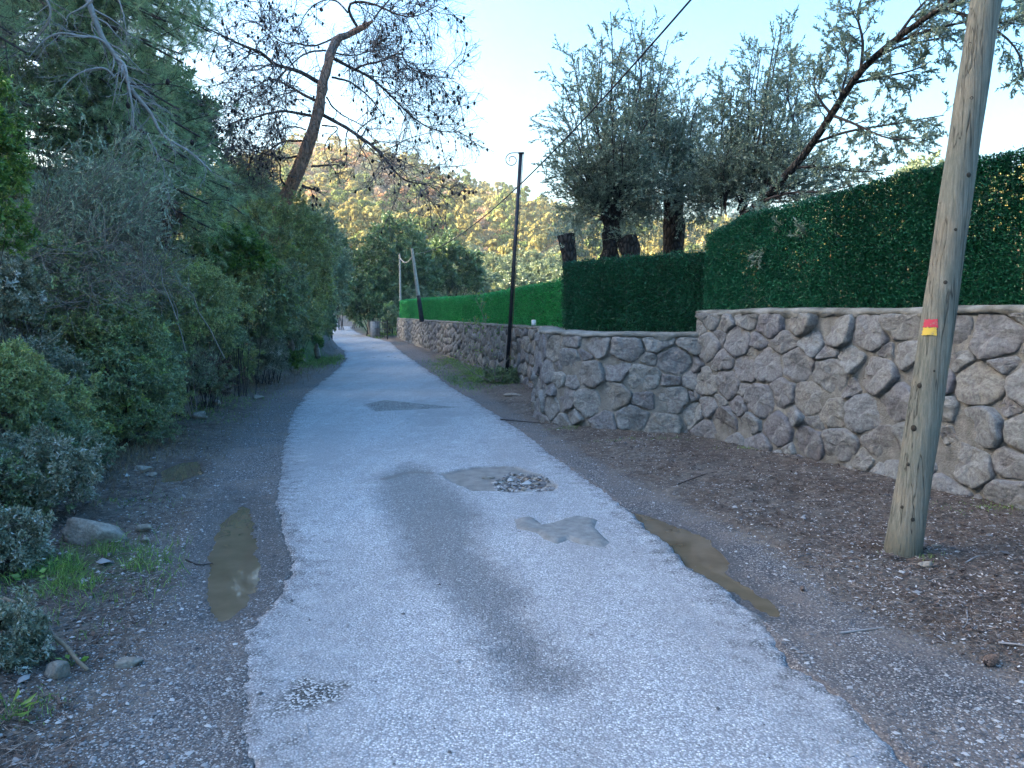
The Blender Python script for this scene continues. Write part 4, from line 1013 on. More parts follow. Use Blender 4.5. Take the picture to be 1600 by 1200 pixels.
tips3 = [(k, A_(x, y, Y3 + d)) for k, x, y, d in [(0, 1112, 180, 0), (0, 1128, 118, .4), (0, 1100, 235, -.4), (1, 1150, 150, .2), (1, 1172, 112, -.2), (1, 1190, 75, .3), (1, 1213, 45, 0), (2, 1222, 38, .4), (2, 1246, 68, .2), (2, 1252, 125, -.4), (2, 1262, 190, .2), (2, 1280, 240, .6), (0, 1140, 230, -.8), (1, 1200, 170, -.9), (2, 1300, 265, 0), (2, 1225, 230, -.7), (1, 1180, 260, .9), (2, 1330, 285, .4), (0, 1085, 300, .3)]]
tips_tree('olive_tree', 'slender many-stemmed olive with feathery shoots right of the two thick olive trunks', [g3, g3 + [.1, 0, .5], (g3 + h3[1]) / 2, h3[1]], [.07, .05, .045, .03], h3, tips3, 3, M['olive'], .052, Y3, side=16, sub=3, nl=32, knob=0)
def spine_tree(name, label, main, mr, branches, seed, mat, lsz, nl, side, sl, droop=.15):
    rng = np.random.default_rng(seed); T = thing(name, label, 'tree', main[0])
    mp_ = smooth_path(main, 30, 2); MR_ = np.interp(np.linspace(0, 1, 30), np.linspace(0, 1, len(mr)), mr)
    V, F = tubes(mp_, MR_, 10); part('trunk', (V + .1 * MR_[0] * vn3(V * 12, 3)[:, None], F), M['bark_ol'], T, smooth=True)
    S = [resample(smooth_path(b, 12, 2), 12) for b in branches] + [mp_[-14:][::1][:12]]
    S = np.array(S); SR_ = np.repeat(np.linspace(.022, .006, 12)[None], len(S), 0)
    A, AR = spawn(rng, S, SR_, side, sl, (.12, 1), (30, 70), .3, 6, (0, 0, -droop), .14, .5)
    Bq, BRq = spawn(rng, A, AR, 4, sl * .5, (.2, 1.), (25, 60), .3, 4, (0, 0, -droop), .14, .6)
    V, F = cat_vf(tubes(S[:-1], SR_[:-1], 6), tubes(A, np.maximum(AR, .0025), 4), tubes(Bq, np.maximum(BRq, .0016), 3))
    part('shoots', (V, F), M['twig_dark'], T)
    P1, T1 = pts_on(rng, Bq, nl, (.05, 1)); P2, T2 = pts_on(rng, A, nl, (.2, 1))
    P = np.vstack([P1, P2]); D = norm(np.vstack([T1, T2]) * .9 + rng.normal(size=(len(P1) + len(P2), 3)) * .55); N = len(P)
    V, F = leaves(rng, P, D, lsz * rng.uniform(.6, 1.2, N), lsz * .26 * rng.uniform(.8, 1.2, N), .15)
    part('foliage', (V, F), mat, T, attrs={'tone': np.repeat(np.clip(.45 + .27 * rng.normal(size=N), 0, 1), 4)}, kind='stuff')
    return T
m4 = [A_(x, y, Y) for x, y, Y in [(1108, 420, 11.9), (1120, 385, 11.8), (1150, 350, 11.7), (1190, 315, 11.4), (1240, 262, 11.1), (1270, 225, 10.9), (1310, 162, 10.5), (1345, 108, 10.1), (1400, 60, 9.6), (1470, 12, 9.), (1540, -35, 8.4)]]
m4[0][2] = Hf(m4[0][0], m4[0][1]) - .05
br4 = [[A_(*q) for q in b] for b in (
    [(1385, 72, 9.8), (1440, 50, 9.6), (1520, 30, 9.2), (1610, 40, 8.9)], [(1345, 108, 10.1), (1400, 70, 10.2), (1480, 60, 10.3), (1560, 20, 10.4)],
    [(1270, 225, 10.9), (1320, 205, 10.6), (1390, 195, 10.3), (1475, 180, 10)], [(1300, 180, 10.6), (1340, 195, 10.2), (1390, 220, 9.9), (1440, 215, 9.7)],
    [(1310, 162, 10.5), (1330, 90, 10.7), (1310, 60, 10.8), (1300, 50, 10.9)], [(1330, 130, 10.3), (1380, 120, 10), (1430, 110, 9.8), (1455, 95, 9.6)],
    [(1240, 262, 11.1), (1290, 260, 10.8), (1340, 270, 10.5), (1385, 265, 10.3)], [(1190, 315, 11.4), (1230, 300, 11), (1290, 300, 10.6), (1330, 290, 10.3)],
    [(1150, 350, 11.7), (1180, 350, 10.4), (1200, 365, 9.6), (1205, 385, 9.1)], [(1180, 325, 11.4), (1215, 330, 10), (1245, 355, 9.1), (1255, 375, 8.7)],
    [(1400, 60, 9.6), (1440, 5, 9.5), (1480, -25, 9.4), (1500, -60, 9.3)], [(1300, 180, 10.6), (1275, 150, 10.8), (1270, 120, 11), (1290, 95, 11)],
    [(1345, 108, 10.1), (1350, 60, 10), (1335, 20, 10), (1360, -30, 10)], [(1470, 12, 9), (1530, 30, 8.8), (1590, 70, 8.7), (1600, 120, 8.7)], [(1440, 30, 9.3), (1510, 0, 9.4), (1590, -5, 9.4), (1650, 20, 9.3)])]
spine_tree('olive_tree', 'olive tree with a long slanting trunk leaning right over the hedge screen', m4, [.085, .075, .065, .06, .05, .045, .035, .02], br4, 4, M['olive'], .062, 26, 14, .42)
def stump(label, pts, r, seed):
    rng = np.random.default_rng(seed); T = thing('olive_stump', label, 'tree stump', pts[0])
    p = smooth_path(pts, 12, 1); R0 = r * (1 + .25 * np.exp(-((np.linspace(0, 1, 12) - 1) / .2) ** 2)); V, F = tubes(p, R0, 12)
    V = V + np.stack([vn3(V * 7 + i * 5, seed) for i in range(3)], -1) * r * .3; n_ = len(V); V = np.vstack([V, p[-1] + [0, 0, r * .4]])
    F3 = np.array([(n_ - 12 + k, n_ - 12 + (k + 1) % 12, n_, n_) for k in range(12)]); part('trunk', (V, np.vstack([F, F3[:, [0, 1, 2, 2]]])[:len(F)]), M['bark_ol'], T, smooth=True)
    V2 = np.vstack([V[n_ - 12:n_], V[-1:]]); part('cut_top', (V2, np.array([(k, (k + 1) % 12, 12) for k in range(12)])), M['bark_ol'], T)
    P = p[-1] + rng.normal(size=(26, 3)) * r * .5; E = P + norm(rng.normal(size=P.shape) + [0, 0, .9]) * rng.uniform(.2, .6, (26, 1)); S = np.stack([P, (P + E) / 2 + .03 * rng.normal(size=P.shape), E], 1)
    LP, LT = pts_on(rng, S, 26, (.2, 1)); N = len(LP); V, F = leaves(rng, LP, LT + rng.normal(size=LT.shape) * .6, .05, .012)
    part('foliage', (V, F), M['olive'], T, attrs={'tone': np.repeat(rng.random(N), 4)}, kind='stuff')
Ya = 13.6; q = A_(884, 368, Ya); stump('short dark olive stump with a knobbed head, leaning left beside the hedge corner', [[q[0] + .14, Ya, 1.0], [q[0] + .12, Ya, 1.9], q + [.06, 0, -.35], q], .115, 5)
Ya = 14.2; q = A_(978, 372, Ya); stump('dark slanting olive stump just right of the leftmost thick olive trunk', [[q[0] + .35, Ya, 1.0], [q[0] + .27, Ya, 1.9], q + [.1, 0, -.25], q], .15, 6)
px_bush('pale low olive foliage below the crown, between the short stump and the thick trunk', 925, 375, 55, 45, 21, 1.4, 110, 60, .06, M['olive'], 61, asp=.22, name='olive_bush')
px_bush('pale low olive foliage between the two thick olive trunks', 1005, 350, 60, 60, 22, 1.4, 150, 60, .06, M['olive'], 62, asp=.22, name='olive_bush')
px_bush('loose olive foliage filling the gap right of the flat-topped trunk', 1110, 345, 50, 55, 23, 1.4, 110, 60, .06, M['olive'], 63, asp=.22, name='olive_bush')
px_bush('hazy pale tree crown showing above the tall hedge screen left of the wooden pole', 1440, 285, 45, 30, 60, 2.5, 120, 50, .22, M['greyg'], 64, name='pale_tree', cat='tree')

# ------------------------------------------------------------------ dead leaning pine
rng = np.random.default_rng(31)
YP = 20.
def D_(x, y, d=0.): return at(300 + x / 3.159, y / 3.159, YP + d)
trunk_px = [(395, 420, .3), (425, 365, .2), (440, 325, .1), (455, 290, 0), (480, 235, -.1), (497, 180, -.2), (504, 135, -.2), (518, 75, -.1), (530, 57, 0), (548, 54, .1), (568, 42, .1), (584, 32, .2)]
tp = [at(x, y, YP + d) for x, y, d in trunk_px]
tp.insert(0, np.array([tp[0][0] - .5, 20.6, Hf(tp[0][0] - .5, 20.6) - .2]))
TD = thing('dead_pine_tree', 'leafless pine with reddish leaning trunk and bare drooping branches full of cones', 'dead tree', tp[0])
tpp = smooth_path(tp, 46, 2); tr_ = np.interp(np.linspace(0, 1, 46), [0, .3, .55, .75, .88, .97, 1], [.25, .215, .155, .12, .095, .07, .035])
V, F = tubes(tpp, tr_, 16)
V = V + np.stack([vn3(V * 5 + i * 7, 8) for i in range(3)], -1) * .035
part('trunk', (V, F), M['bark_dead'], TD, smooth=True)
brs = [
 ([(630, 410), (530, 350), (400, 320), (350, 260), (270, 235), (150, 175), (20, 115), (10, 50)], -2.2, .085),
 ([(605, 495), (520, 450), (440, 400), (380, 385), (300, 440), (200, 470)], 1.6, .06),
 ([(585, 570), (450, 545), (370, 560), (300, 585), (200, 600), (130, 650)], -1.8, .06),
 ([(540, 695), (440, 695), (380, 745), (300, 800), (230, 830)], 1.5, .045),
 ([(530, 770), (440, 785), (300, 740), (220, 735), (150, 740)], -1.2, .04),
 ([(640, 565), (730, 610), (840, 680), (940, 760), (1000, 850), (1060, 900), (1180, 910), (1260, 985)], -1.8, .075),
 ([(700, 290), (790, 335), (880, 380), (960, 450), (1040, 530), (1100, 590), (1200, 650), (1340, 655)], 1.4, .065),
 ([(790, 350), (840, 320), (960, 300), (1030, 245), (1060, 330), (1150, 370), (1300, 390)], -.8, .045),
 ([(690, 380), (780, 400), (860, 460), (940, 560), (960, 620)], 1.8, .045),
 ([(815, 130), (770, 60), (780, 5), (900, 15), (1000, 70), (1100, 90), (1220, 20)], -1.0, .06),
 ([(715, 180), (600, 235), (520, 210), (440, 215), (380, 150), (340, 90), (335, 0)], 1.0, .04),
 ([(665, 480), (700, 540), (760, 580), (850, 620), (900, 700)], 1.8, .035),
 ([(470, 930), (430, 880), (440, 800), (400, 790)], -.8, .05),
 ([(545, 920), (600, 935), (640, 955)], -.6, .06),
 ([(590, 820), (650, 818), (720, 810), (740, 830)], .7, .045),
 ([(770, 60), (700, -10), (620, 10), (560, 60), (520, 160)], 1.2, .04),
 ([(900, 92), (960, 10), (1040, -60), (1150, -60)], .8, .04),
 ([(640, 620), (740, 625), (660, 690), (655, 760)], -.6, .03),
 ([(560, 640), (500, 620), (430, 640), (360, 720), (330, 800)], 1.4, .03),
 ([(660, 250), (560, 255), (480, 330), (420, 400)], -1.5, .04),
 ([(690, 260), (800, 280), (880, 250), (1000, 240)], 2.0, .035)]
S = []; SRr = []
for pts, dep, r0 in brs:
    n_ = len(pts); p = [D_(x, y, dep * (i / (n_ - 1)) ** .9) for i, (x, y) in enumerate(pts)]
    S.append(smooth_path(p, 22, 2)); SRr.append(np.linspace(r0 * .68, .009, 22))
S = np.array(S); SRr = np.array(SRr)
LL_ = np.linalg.norm(np.diff(S, axis=1), axis=2).sum(1); lo_ = LL_ > 2.5
A0, AR0 = spawn(rng, S[~lo_][:, 4:], SRr[~lo_][:, 4:], 5, .55, (.0, .98), (35, 80), .25, 8, (0, 0, -.25), .17, .45)
A, AR = spawn(rng, S[lo_][:, 4:], SRr[lo_][:, 4:], 30, np.clip(LL_[lo_] / 2.7, .22, 1.5)[:, None], (.0, .98), (35, 80), .25, 8, (0, 0, -.35), .17, .45, bias=(0, 0, -.25))
Bq, BRq = spawn(rng, A, AR, 9, .66, (.15, 1.), (30, 65), .3, 5, (0, 0, -.12), .2, .55)
B0_, BR0_ = spawn(rng, A0, AR0, 3, .3, (.2, 1.), (30, 65), .3, 5, (0, 0, -.12), .2, .55)
Bq = np.vstack([Bq, B0_]); BRq = np.vstack([BRq, BR0_]); A = np.vstack([A, A0]); AR = np.vstack([AR, AR0])
Cq, CRq = spawn(rng, Bq, BRq, 3, .28, (.2, 1.), (25, 60), .2, 3, (0, 0, .1), .15, .6)
V, F = tubes(S, SRr, 8); part('limbs', (V + np.stack([vn3(V * 7 + i * 7, 9) for i in range(3)], -1) * .012, F), barkmat('bark_dead_limb', (.10, .075, .066), (.19, .145, .125), .3, 14, .8, .02), TD, smooth=True)
M['twig_dead'] = simple('twig_dead_pine', (.12, .10, .095), .85, 20, .35, .3)
part('branches', tubes(A, np.maximum(AR, .009), 5), M['twig_dead'], TD, kind='stuff')
part('twigs', cat_vf(tubes(Bq, np.maximum(BRq, .0055), 3), tubes(Cq, np.maximum(CRq, .0038), 3)), M['twig_dead'], TD, kind='stuff')
def cone_vf(rng, P, size):
    th = np.linspace(0, math.pi, 5); ph = np.arange(6) / 6 * 2 * math.pi
    Sx_ = np.array([[math.sin(a) * math.cos(b) * .8, math.sin(a) * math.sin(b) * .8, math.cos(a) * 1.1] for a in th for b in ph])
    i = np.arange(4)[:, None] * 6; j = np.arange(6)[None]; F0 = np.stack([i + j, i + (j + 1) % 6, i + 6 + (j + 1) % 6, i + 6 + j], -1).reshape(-1, 4)
    N = len(P); sc = size * rng.uniform(.5, 1.15, (N, 1, 1)); V = P[:, None] + Sx_[None] * sc * (1 + .12 * rng.normal(size=(N, 30, 1)))
    return V.reshape(-1, 3), (F0[None] + np.arange(N)[:, None, None] * 30).reshape(-1, 4)
ci = rng.choice(len(Bq), 620, replace=True); cp = Bq[ci, rng.integers(1, 5, 620)]
ci = rng.choice(len(A), 240, replace=True); cp = np.vstack([cp, A[ci, rng.integers(3, 8, 240)]])
part('pine_cones', cone_vf(rng, cp - [0, 0, .03], .042), M['cone'], TD, kind='stuff')

# ------------------------------------------------------------------ living pine filling the upper left
def needles(rng, P, T, n, L, W):
    N = len(P); P2 = np.repeat(P, n, 0); D = norm(np.repeat(T, n, 0) * .8 + rng.normal(size=(N * n, 3)) * .55 + np.array([0, 0, -.05]))
    return leaves(rng, P2 + rng.normal(size=P2.shape) * .006, D, L * rng.uniform(.7, 1.2, N * n), W, 0, tri=True)
def pine(label, base, top, rad, boughs, seed, dens=1.0, L=.12, W=.0042, nt=9):
    rng = np.random.default_rng(seed); T = thing('pine_tree', label, 'pine tree', base)
    base = np.array(base); top = np.array(top)
    tp_ = smooth_path([base, base * .6 + top * .4 + [.2, 0, 0], top], 20, 1)
    part('trunk', tubes(tp_, np.linspace(rad, rad * .25, 20), 12), M['bark_dead'], T, smooth=True)
    S = []
    for e in boughs:
        e = np.array(e, float); h = tp_[int(np.clip((e[2] + .35 * np.hypot(*(e[:2] - base[:2])) - base[2]) / (top[2] - base[2]), .1, .98) * 19)]
        m = (h + e) / 2 + np.array([0, 0, .35]) + rng.normal(size=3) * .15
        S.append(smooth_path([h, m, e], 10, 2))
    S = np.array(S); SR_ = np.repeat(np.linspace(.045, .012, 10)[None], len(S), 0)
    A, AR = spawn(rng, S, SR_, int(9 * dens), 1.0, (.35, 1.), (30, 65), .35, 6, (0, 0, -.25), .15, .5)
    Bq, BRq = spawn(rng, A, AR, 5, .42, (.2, 1.), (25, 55), .3, 4, (0, 0, .0), .15, .6)
    V, F = cat_vf(tubes(S, SR_, 6), tubes(A, np.maximum(AR, .005), 3), tubes(Bq[:, ::3], np.maximum(BRq[:, ::3], .003), 3)); part('boughs', (V, F), M['twig_dark'], T)
    P1, T1 = pts_on(rng, Bq, 5, (.35, 1)); P2, T2 = pts_on(rng, A, 6, (.5, 1)); P = np.vstack([P1, P2]); TT = np.vstack([T1, T2])
    V, F = needles(rng, P, TT, nt, L, W); tone = np.repeat(np.clip(.42 + .2 * rng.normal(size=len(P)), 0, 1), nt * 3)
    part('needles', (V, F), M['pine'], T, attrs={'tone': tone}, kind='stuff')
    return T, S, A
rng = np.random.default_rng(44)
poly = np.array([(70, -120), (300, -120), (350, -60), (335, 50), (300, 110), (315, 165), (335, 210), (372, 275), (405, 335), (380, 395), (320, 420), (270, 330), (210, 235), (160, 150), (70, 90)], float)
bg_ = []
while len(bg_) < 115:
    x, y = rng.uniform(60, 410), rng.uniform(-260, 425)
    if sdf_poly(poly, np.array([x]), np.array([y]))[0] > 0: bg_.append(at(x, y, rng.uniform(11.3, 15.5)))
pb = np.array([-9.6, 14.5, Hf(-9.6, 14.5) - .2])
TPn, S_, A__ = pine('big green pine with long drooping needle boughs filling the upper left corner', pb, (-8.6, 13.8, 10.5), .28, bg_, 45, 1.0, L=.13, W=.0055, nt=12)
# second, darker pine deeper on the slope
bg2 = [at(rng.uniform(-200, 300), rng.uniform(-150, 200), rng.uniform(17, 22)) for _ in range(80)]
pb2 = np.array([-15.5, 19.5, Hf(-15.5, 19.5) - .2]); pine('second pine deeper on the slope, behind the big green one in the top left corner', pb2, (-14.5, 19, 13.5), .3, bg2, 46, .9, L=.22, W=.014, nt=6)
bg3 = [at(rng.uniform(-250, 110), rng.uniform(-90, 180), rng.uniform(8.5, 11.5)) for _ in range(42)]
pb3 = np.array([-9.5, 8.5, Hf(-9.5, 8.5) - .2]); pine('shaded pine at the left picture edge above the blue-green broom shrub', pb3, (-9, 8.8, 8), .22, bg3, 47, .9, L=.13, W=.006, nt=7)
# pale dead branches hanging in front of the pine
def dead_branch(px, Y0, Y1, r, seed, m=12, L=.55, mat='twig_pale', parent=None, bend=-.3):
    rng = np.random.default_rng(seed); Yq = np.linspace(Y0, Y1, len(px)); p = [at(x, y, Yy) for (x, y), Yy in zip(px, Yq)]
    S = smooth_path(p, 30, 2)[None]; SR_ = np.linspace(r, r * .25, 30)[None]
    A, AR = spawn(rng, S, SR_, m, L, (.1, 1), (25, 60), .2, 7, (0, 0, bend), .2, .4); Bq, BRq = spawn(rng, A, AR, 4, L * .45, (.2, 1), (30, 60), .2, 5, (0, 0, bend * .5), .2, .6)
    V, F = cat_vf(tubes(S, SR_, 7), tubes(A, np.maximum(AR, .0028), 4), tubes(Bq, np.maximum(BRq, .0018), 3))
    part('dead_branch', (V, F), M[mat], parent)
    return A
Ad = dead_branch([(128, -30), (140, 8), (152, 40), (163, 66), (172, 75), (183, 92), (195, 115), (203, 135), (212, 150), (230, 168), (243, 190), (250, 210), (275, 225), (300, 238), (330, 268)], 10.4, 10.9, .042, 1, 30, .6, parent=TPn)
dead_branch([(163, 66), (150, 58), (125, 57), (95, 50), (70, 60), (45, 90)], 10.4, 10.0, .02, 2, 14, .5, parent=TPn)
dead_branch([(183, 92), (195, 100), (200, 130), (207, 165), (209, 200)], 10.4, 10.3, .025, 3, 16, .45, parent=TPn)
dead_branch([(178, 120), (165, 105), (140, 108), (115, 118), (95, 140)], 10.3, 9.9, .016, 4, 10, .4, parent=TPn)
dead_branch([(195, 130), (225, 133), (260, 130), (300, 140), (312, 150)], 10.5, 11, .012, 5, 5, .2, 'twig_dark', parent=TPn)
dead_branch([(145, 0), (125, 15), (107, 22), (103, 33)], 10.3, 10.2, .018, 6, 4, .3, parent=TPn)
dead_branch([(186, 0), (195, 30), (198, 60)], 10.6, 10.6, .012, 7, 8, .35, parent=TPn)
dead_branch([(60, -20), (85, 20), (60, 60), (10, 95)], 9.5, 9.3, .02, 8, 14, .7, 'twig', parent=TPn)
dead_branch([(230, 210), (245, 240), (260, 270), (250, 300)], 10.8, 10.8, .01, 9, 14, .5, parent=TPn)
ch = np.array([at(x, y, 10.5) for x, y in ((200, 165), (212, 200), (165, 200), (300, 222), (262, 128), (240, 132), (88, 58), (78, 66))]); part('pine_cones', cone_vf(rng, ch, .035), M['cone'], TPn, kind='stuff')

# ------------------------------------------------------------------ shrubs of the left bank
PB = px_bush
PB('dense dark green shrub with small bright leaf tips at the left road edge', 172, 590, 92, 100, 9.0, .75, 520, 90, .030, M['kermes'], 101, base_px=185, hollow=.55, spread=.8, top=.12, nst=24, tw=.25)
PB('dark green shrub hanging over the bank just above the low roadside shrub', 275, 470, 85, 75, 11.5, .9, 380, 80, .035, M['mid'], 102, hollow=.5, spread=.8, nst=8)
PB('dark twiggy shrub on the bank above the pale roadside rock', 320, 525, 62, 36, 13.5, .7, 260, 60, .028, M['kermes'], 103, hollow=.4, nst=8, tw=.5)
PB('fresh green broad-leaved shrub below the pine boughs in the middle of the bank', 372, 398, 46, 42, 14.5, .7, 170, 60, .06, M['fresh'], 104, hollow=.5, nst=12)
PB('mid green shrub with glossy leaves below the fresh green one', 330, 440, 75, 60, 14.5, .9, 330, 70, .05, M['mid'], 105, hollow=.5, nst=5)
PB('large dark shrub with leathery leaves overhanging the bank', 415, 465, 62, 52, 17.5, 1.1, 330, 70, .06, M['kermes'], 106, hollow=.5, nst=5)
PB('large fine-leaved grey-green shrub under the leaning dead pine', 430, 390, 85, 75, 19.5, 1.4, 480, 80, .055, M['mid'], 107, hollow=.5, nst=8, spread=.8)
PB('grey twiggy bush around the foot of the dead pine', 395, 320, 60, 50, 22, 1.2, 230, 55, .045, M['greyg'], 108, hollow=.3, nst=14, tw=.4)
PB('rounded green shrub closing the bank beyond the leaning pine', 470, 430, 48, 80, 26, 1.4, 360, 70, .075, M['mid'], 109, hollow=.5)
PB('yellow-green tree crown on the bank further along', 492, 395, 34, 60, 33, 1.6, 300, 70, .10, M['greyg'], 110, hollow=.5)
PB('dark green shrub at the foot of the bank where the road narrows', 495, 490, 24, 44, 31, 1.0, 190, 70, .08, M['kermes'], 111, hollow=.5)
PB('grey-green tree overhanging the road edge at the bend', 512, 430, 30, 66, 43, 2., 300, 70, .13, M['greyg'], 112, hollow=.5)
PB('pale grey-green tree closing the view at the far bend', 530, 455, 22, 48, 75, 2.6, 200, 60, .2, M['greyg'], 113, hollow=.4)
PB('furthest dark green tree left of the road bend', 508, 395, 30, 50, 62, 2.4, 200, 60, .2, M['oak'], 114, hollow=.4)
PB('low leafy bush at the left road edge before the far bend', 505, 514, 12, 20, 40, .6, 90, 50, .09, M['mid'], 115, hollow=.2, stems=False)
PB('tiny reddish bush beside the road at the far bend', 553, 487, 8, 9, 84, .6, 50, 40, .12, M['brown'], 116, hollow=.2)
PB('hazy bush behind the far end of the road', 545, 480, 26, 24, 131, 3, 130, 50, .3, M['greyg'], 117, hollow=.2, stems=False)
PB('pale green thicket closing off the far end of the road', 536, 492, 34, 17, 116, 3.5, 170, 55, .26, M['greyg'], 178, hollow=.1, lo=-.95, stems=False)
PB('spiky blue-green tuft bush in the middle of the earth bank', 418, 555, 24, 34, 17.0, .45, 110, 60, .10, M['glau'], 118, asp=.08, hollow=.2, up=.8)
PB('small bright green bush low at the road edge in front of the bend', 487, 528, 16, 22, 28, .5, 90, 50, .07, M['fresh'], 119, hollow=.3)
PB('thin dry bush with hanging grey twigs on the earth bank', 300, 575, 45, 45, 11.3, .4, 120, 22, .025, M['greyg'], 120, hollow=.3, nst=14, tw=1, stem=M['twig'])
PB('dense green foliage spilling to the dirt at the foot of the roadside shrub', 178, 655, 80, 38, 8.9, .5, 260, 80, .028, M['kermes'], 151, base_px=185, hollow=.35, lo=-.9, top=.1)
PB('leafy low shrub on the bank between the roadside shrub and the glaucous one', 95, 635, 60, 55, 8.3, .5, 230, 70, .030, M['mid'], 152, hollow=.35, lo=-.9)
PB('low green shrub at the bank top above the bare earth', 320, 490, 60, 34, 12.8, .6, 200, 60, .034, M['mid'], 153, hollow=.35, lo=-.9)
PB('dark low shrub at the bank top where the bare earth begins', 245, 555, 42, 46, 10.6, .5, 200, 70, .028, M['kermes'], 154, hollow=.35, lo=-.9)
PB('dark leathery shrub covering the top of the bare bank', 400, 508, 55, 22, 17.0, .6, 180, 60, .05, M['kermes'], 155, hollow=.35, lo=-.9)
PB('green shrub hanging over the end of the mossy bank', 465, 500, 40, 34, 24.0, .8, 190, 60, .06, M['mid'], 156, hollow=.35, lo=-.9)
PB('loose green shrub covering the bank left of the roadside shrub', 60, 640, 80, 60, 7.6, .5, 260, 70, .028, M['mid'], 157, hollow=.3, lo=-.95, base_px=30)
PB('low grey-green plants at the bank foot above the glaucous foreground shrub', 110, 700, 60, 36, 7.1, .4, 170, 60, .024, M['greyg'], 158, hollow=.3, lo=-.95)
PB('trailing leafy growth at the left edge above the grass clump', 15, 760, 60, 60, 5.6, .35, 170, 60, .024, M['kermes'], 159, hollow=.3, lo=-.95, base_px=-20)
PB('dry brown undergrowth hanging over the earth bank face', 330, 590, 45, 28, 12.6, .3, 110, 40, .03, M['brown'], 160, hollow=.2, lo=-.95, nst=8, tw=.5)
PB('leafy shrub with yellowish tips on the bank at the left edge, above the glaucous ones', 5, 600, 70, 60, 6.3, .4, 260, 70, .024, M['mid'], 161, hollow=.3, lo=-.95, base_px=-40, top=.15)
PB('small dark leafy plant between the yellowish-tipped shrub and the roadside shrub', 75, 668, 40, 40, 6.5, .3, 150, 60, .022, M['kermes'], 162, hollow=.3, lo=-.95)
for i_, (q_, lab_) in enumerate([((262, 628, 34, 26, 10.4, .3, 110, 60, .026, M['mid']), 'low green growth at the bank foot right of the roadside shrub'), ((318, 590, 46, 24, 12.4, .3, 110, 60, .028, M['greyg']), 'grey-green low growth on the bank face above the two small rocks'),
      ((372, 565, 36, 24, 15.5, .35, 110, 60, .034, M['mid']), 'low bush on the bank face left of the spiky blue-green tuft'), ((452, 560, 22, 16, 20.5, .35, 80, 60, .045, M['fresh']), 'small fresh green growth at the bank foot beyond the spiky tuft'), ((440, 520, 46, 22, 20.0, .5, 130, 60, .045, M['greyg']), 'grey-green shrub rim above the pale rock face'), ((488, 505, 26, 24, 29, .6, 110, 60, .06, M['mid']), 'green shrub rim at the narrowing of the road')]):
    PB(lab_, *q_, 171 + i_, hollow=.25, lo=-.95, nst=6)
# blue-green broom and grey tangles
def broom(label, cx, cy, rx, ry, Y, rd, base_px, base_py, n, seed, mat, leafmat_, L2=.35, nl=8, lsz=.035, lean=(.25, 0, .5), r0=.007, asp=.16, sub=7, stemmat=None):
    rng = np.random.default_rng(seed); s = Y / 1200; b = at(base_px, base_py, Y); b[2] = max(b[2] - .3, Hf(b[0], Y) - .1) if False else b[2]
    gb = np.array([b[0] - .3, Y + .3, Hf(b[0] - .3, Y + .3)])
    T = thing('broom_shrub', label, 'shrub', gb)
    E = at(cx, cy, Y) + norm(rng.normal(size=(n, 3))) * rng.uniform(.3, 1, (n, 1)) * np.array([rx * s, rd, ry * s])
    B0 = gb + rng.normal(size=(n, 3)) * np.array([.6, .3, .1]); tt = np.linspace(0, 1, 9)[None, :, None]
    mid = B0 * .45 + E * .55 + np.array([-.1, 0, .15]) + rng.normal(size=E.shape) * .26
    S = (1 - tt) ** 2 * B0[:, None] + 2 * tt * (1 - tt) * mid[:, None] + tt ** 2 * E[:, None] + .022 * rng.normal(size=(n, 9, 3)); SR_ = r0 * np.linspace(1.3, .4, 9)[None].repeat(n, 0)
    A, AR = spawn(rng, S, SR_, sub, L2, (.3, 1), (20, 75), .2, 5, lean, .2, .6)
    Bq, BRq = spawn(rng, A, AR, 3, L2 * .6, (.1, .9), (15, 60), .2, 4, lean, .16, .7)
    V, F = cat_vf(tubes(S, SR_, 5), tubes(A, np.maximum(AR, .0022), 3), tubes(Bq, np.maximum(BRq, .0017), 3))
    part('stems', (V, F), stemmat or M['twig'], T)
    if nl:
        P1, T1 = pts_on(rng, Bq, nl, (.05, 1)); N = len(P1); V, F = leaves(rng, P1, T1 + rng.normal(size=T1.shape) * .3, lsz * rng.uniform(.6, 1.3, N), lsz * asp, .1)
        part('foliage', (V, F), leafmat_, T, attrs={'tone': np.repeat(np.clip(.45 + .25 * rng.normal(size=N), 0, 1), 4)}, kind='stuff')
    return T
broom('blue-green broom shrub with thin upright wand-like stems below the pine at the left', 165, 290, 130, 105, 9.2, .6, 60, 420, 80, 201, None, M['broom'], .42, 20, .045, (.35, 0, .45), stemmat=M['twig'], sub=8)
broom('blue-green broom tuft right of the larger broom shrub, tipped with pale leaves', 215, 350, 60, 60, 9.8, .4, 150, 440, 40, 202, None, M['broom'], .35, 10, .04, (.3, 0, .4))
broom('tangled grey leafless shrub of arching twigs below the blue-green broom', 110, 440, 160, 90, 8.6, .5, 10, 520, 70, 203, None, M['mid'], .5, 4, .03, (.3, 0, -.35), r0=.006, sub=7, stemmat=M['twig'])
broom('grey bramble of thin hanging twigs above the dark roadside shrub', 240, 430, 90, 60, 10.3, .4, 160, 480, 34, 204, None, M['kermes'], .4, 4, .03, (.1, 0, -.5), sub=8, stemmat=M['twig'])
PB('glossy leaved shrub hidden between the grey twigs at the left edge', 60, 450, 120, 80, 8.9, .6, 340, 70, .04, M['kermes'], 121, hollow=.4)
PB('bluish leaved shrub at the left picture edge beside the grey twigs', 15, 455, 40, 55, 7.0, .35, 110, 70, .035, M['glau'], 122, asp=.4, hollow=.4)
PB('yellow-green leafy shrub cut off by the left picture edge', -22, 275, 42, 150, 6.0, .35, 170, 60, .035, M['fresh'], 123, asp=.5, hollow=.5, base_px=-60)
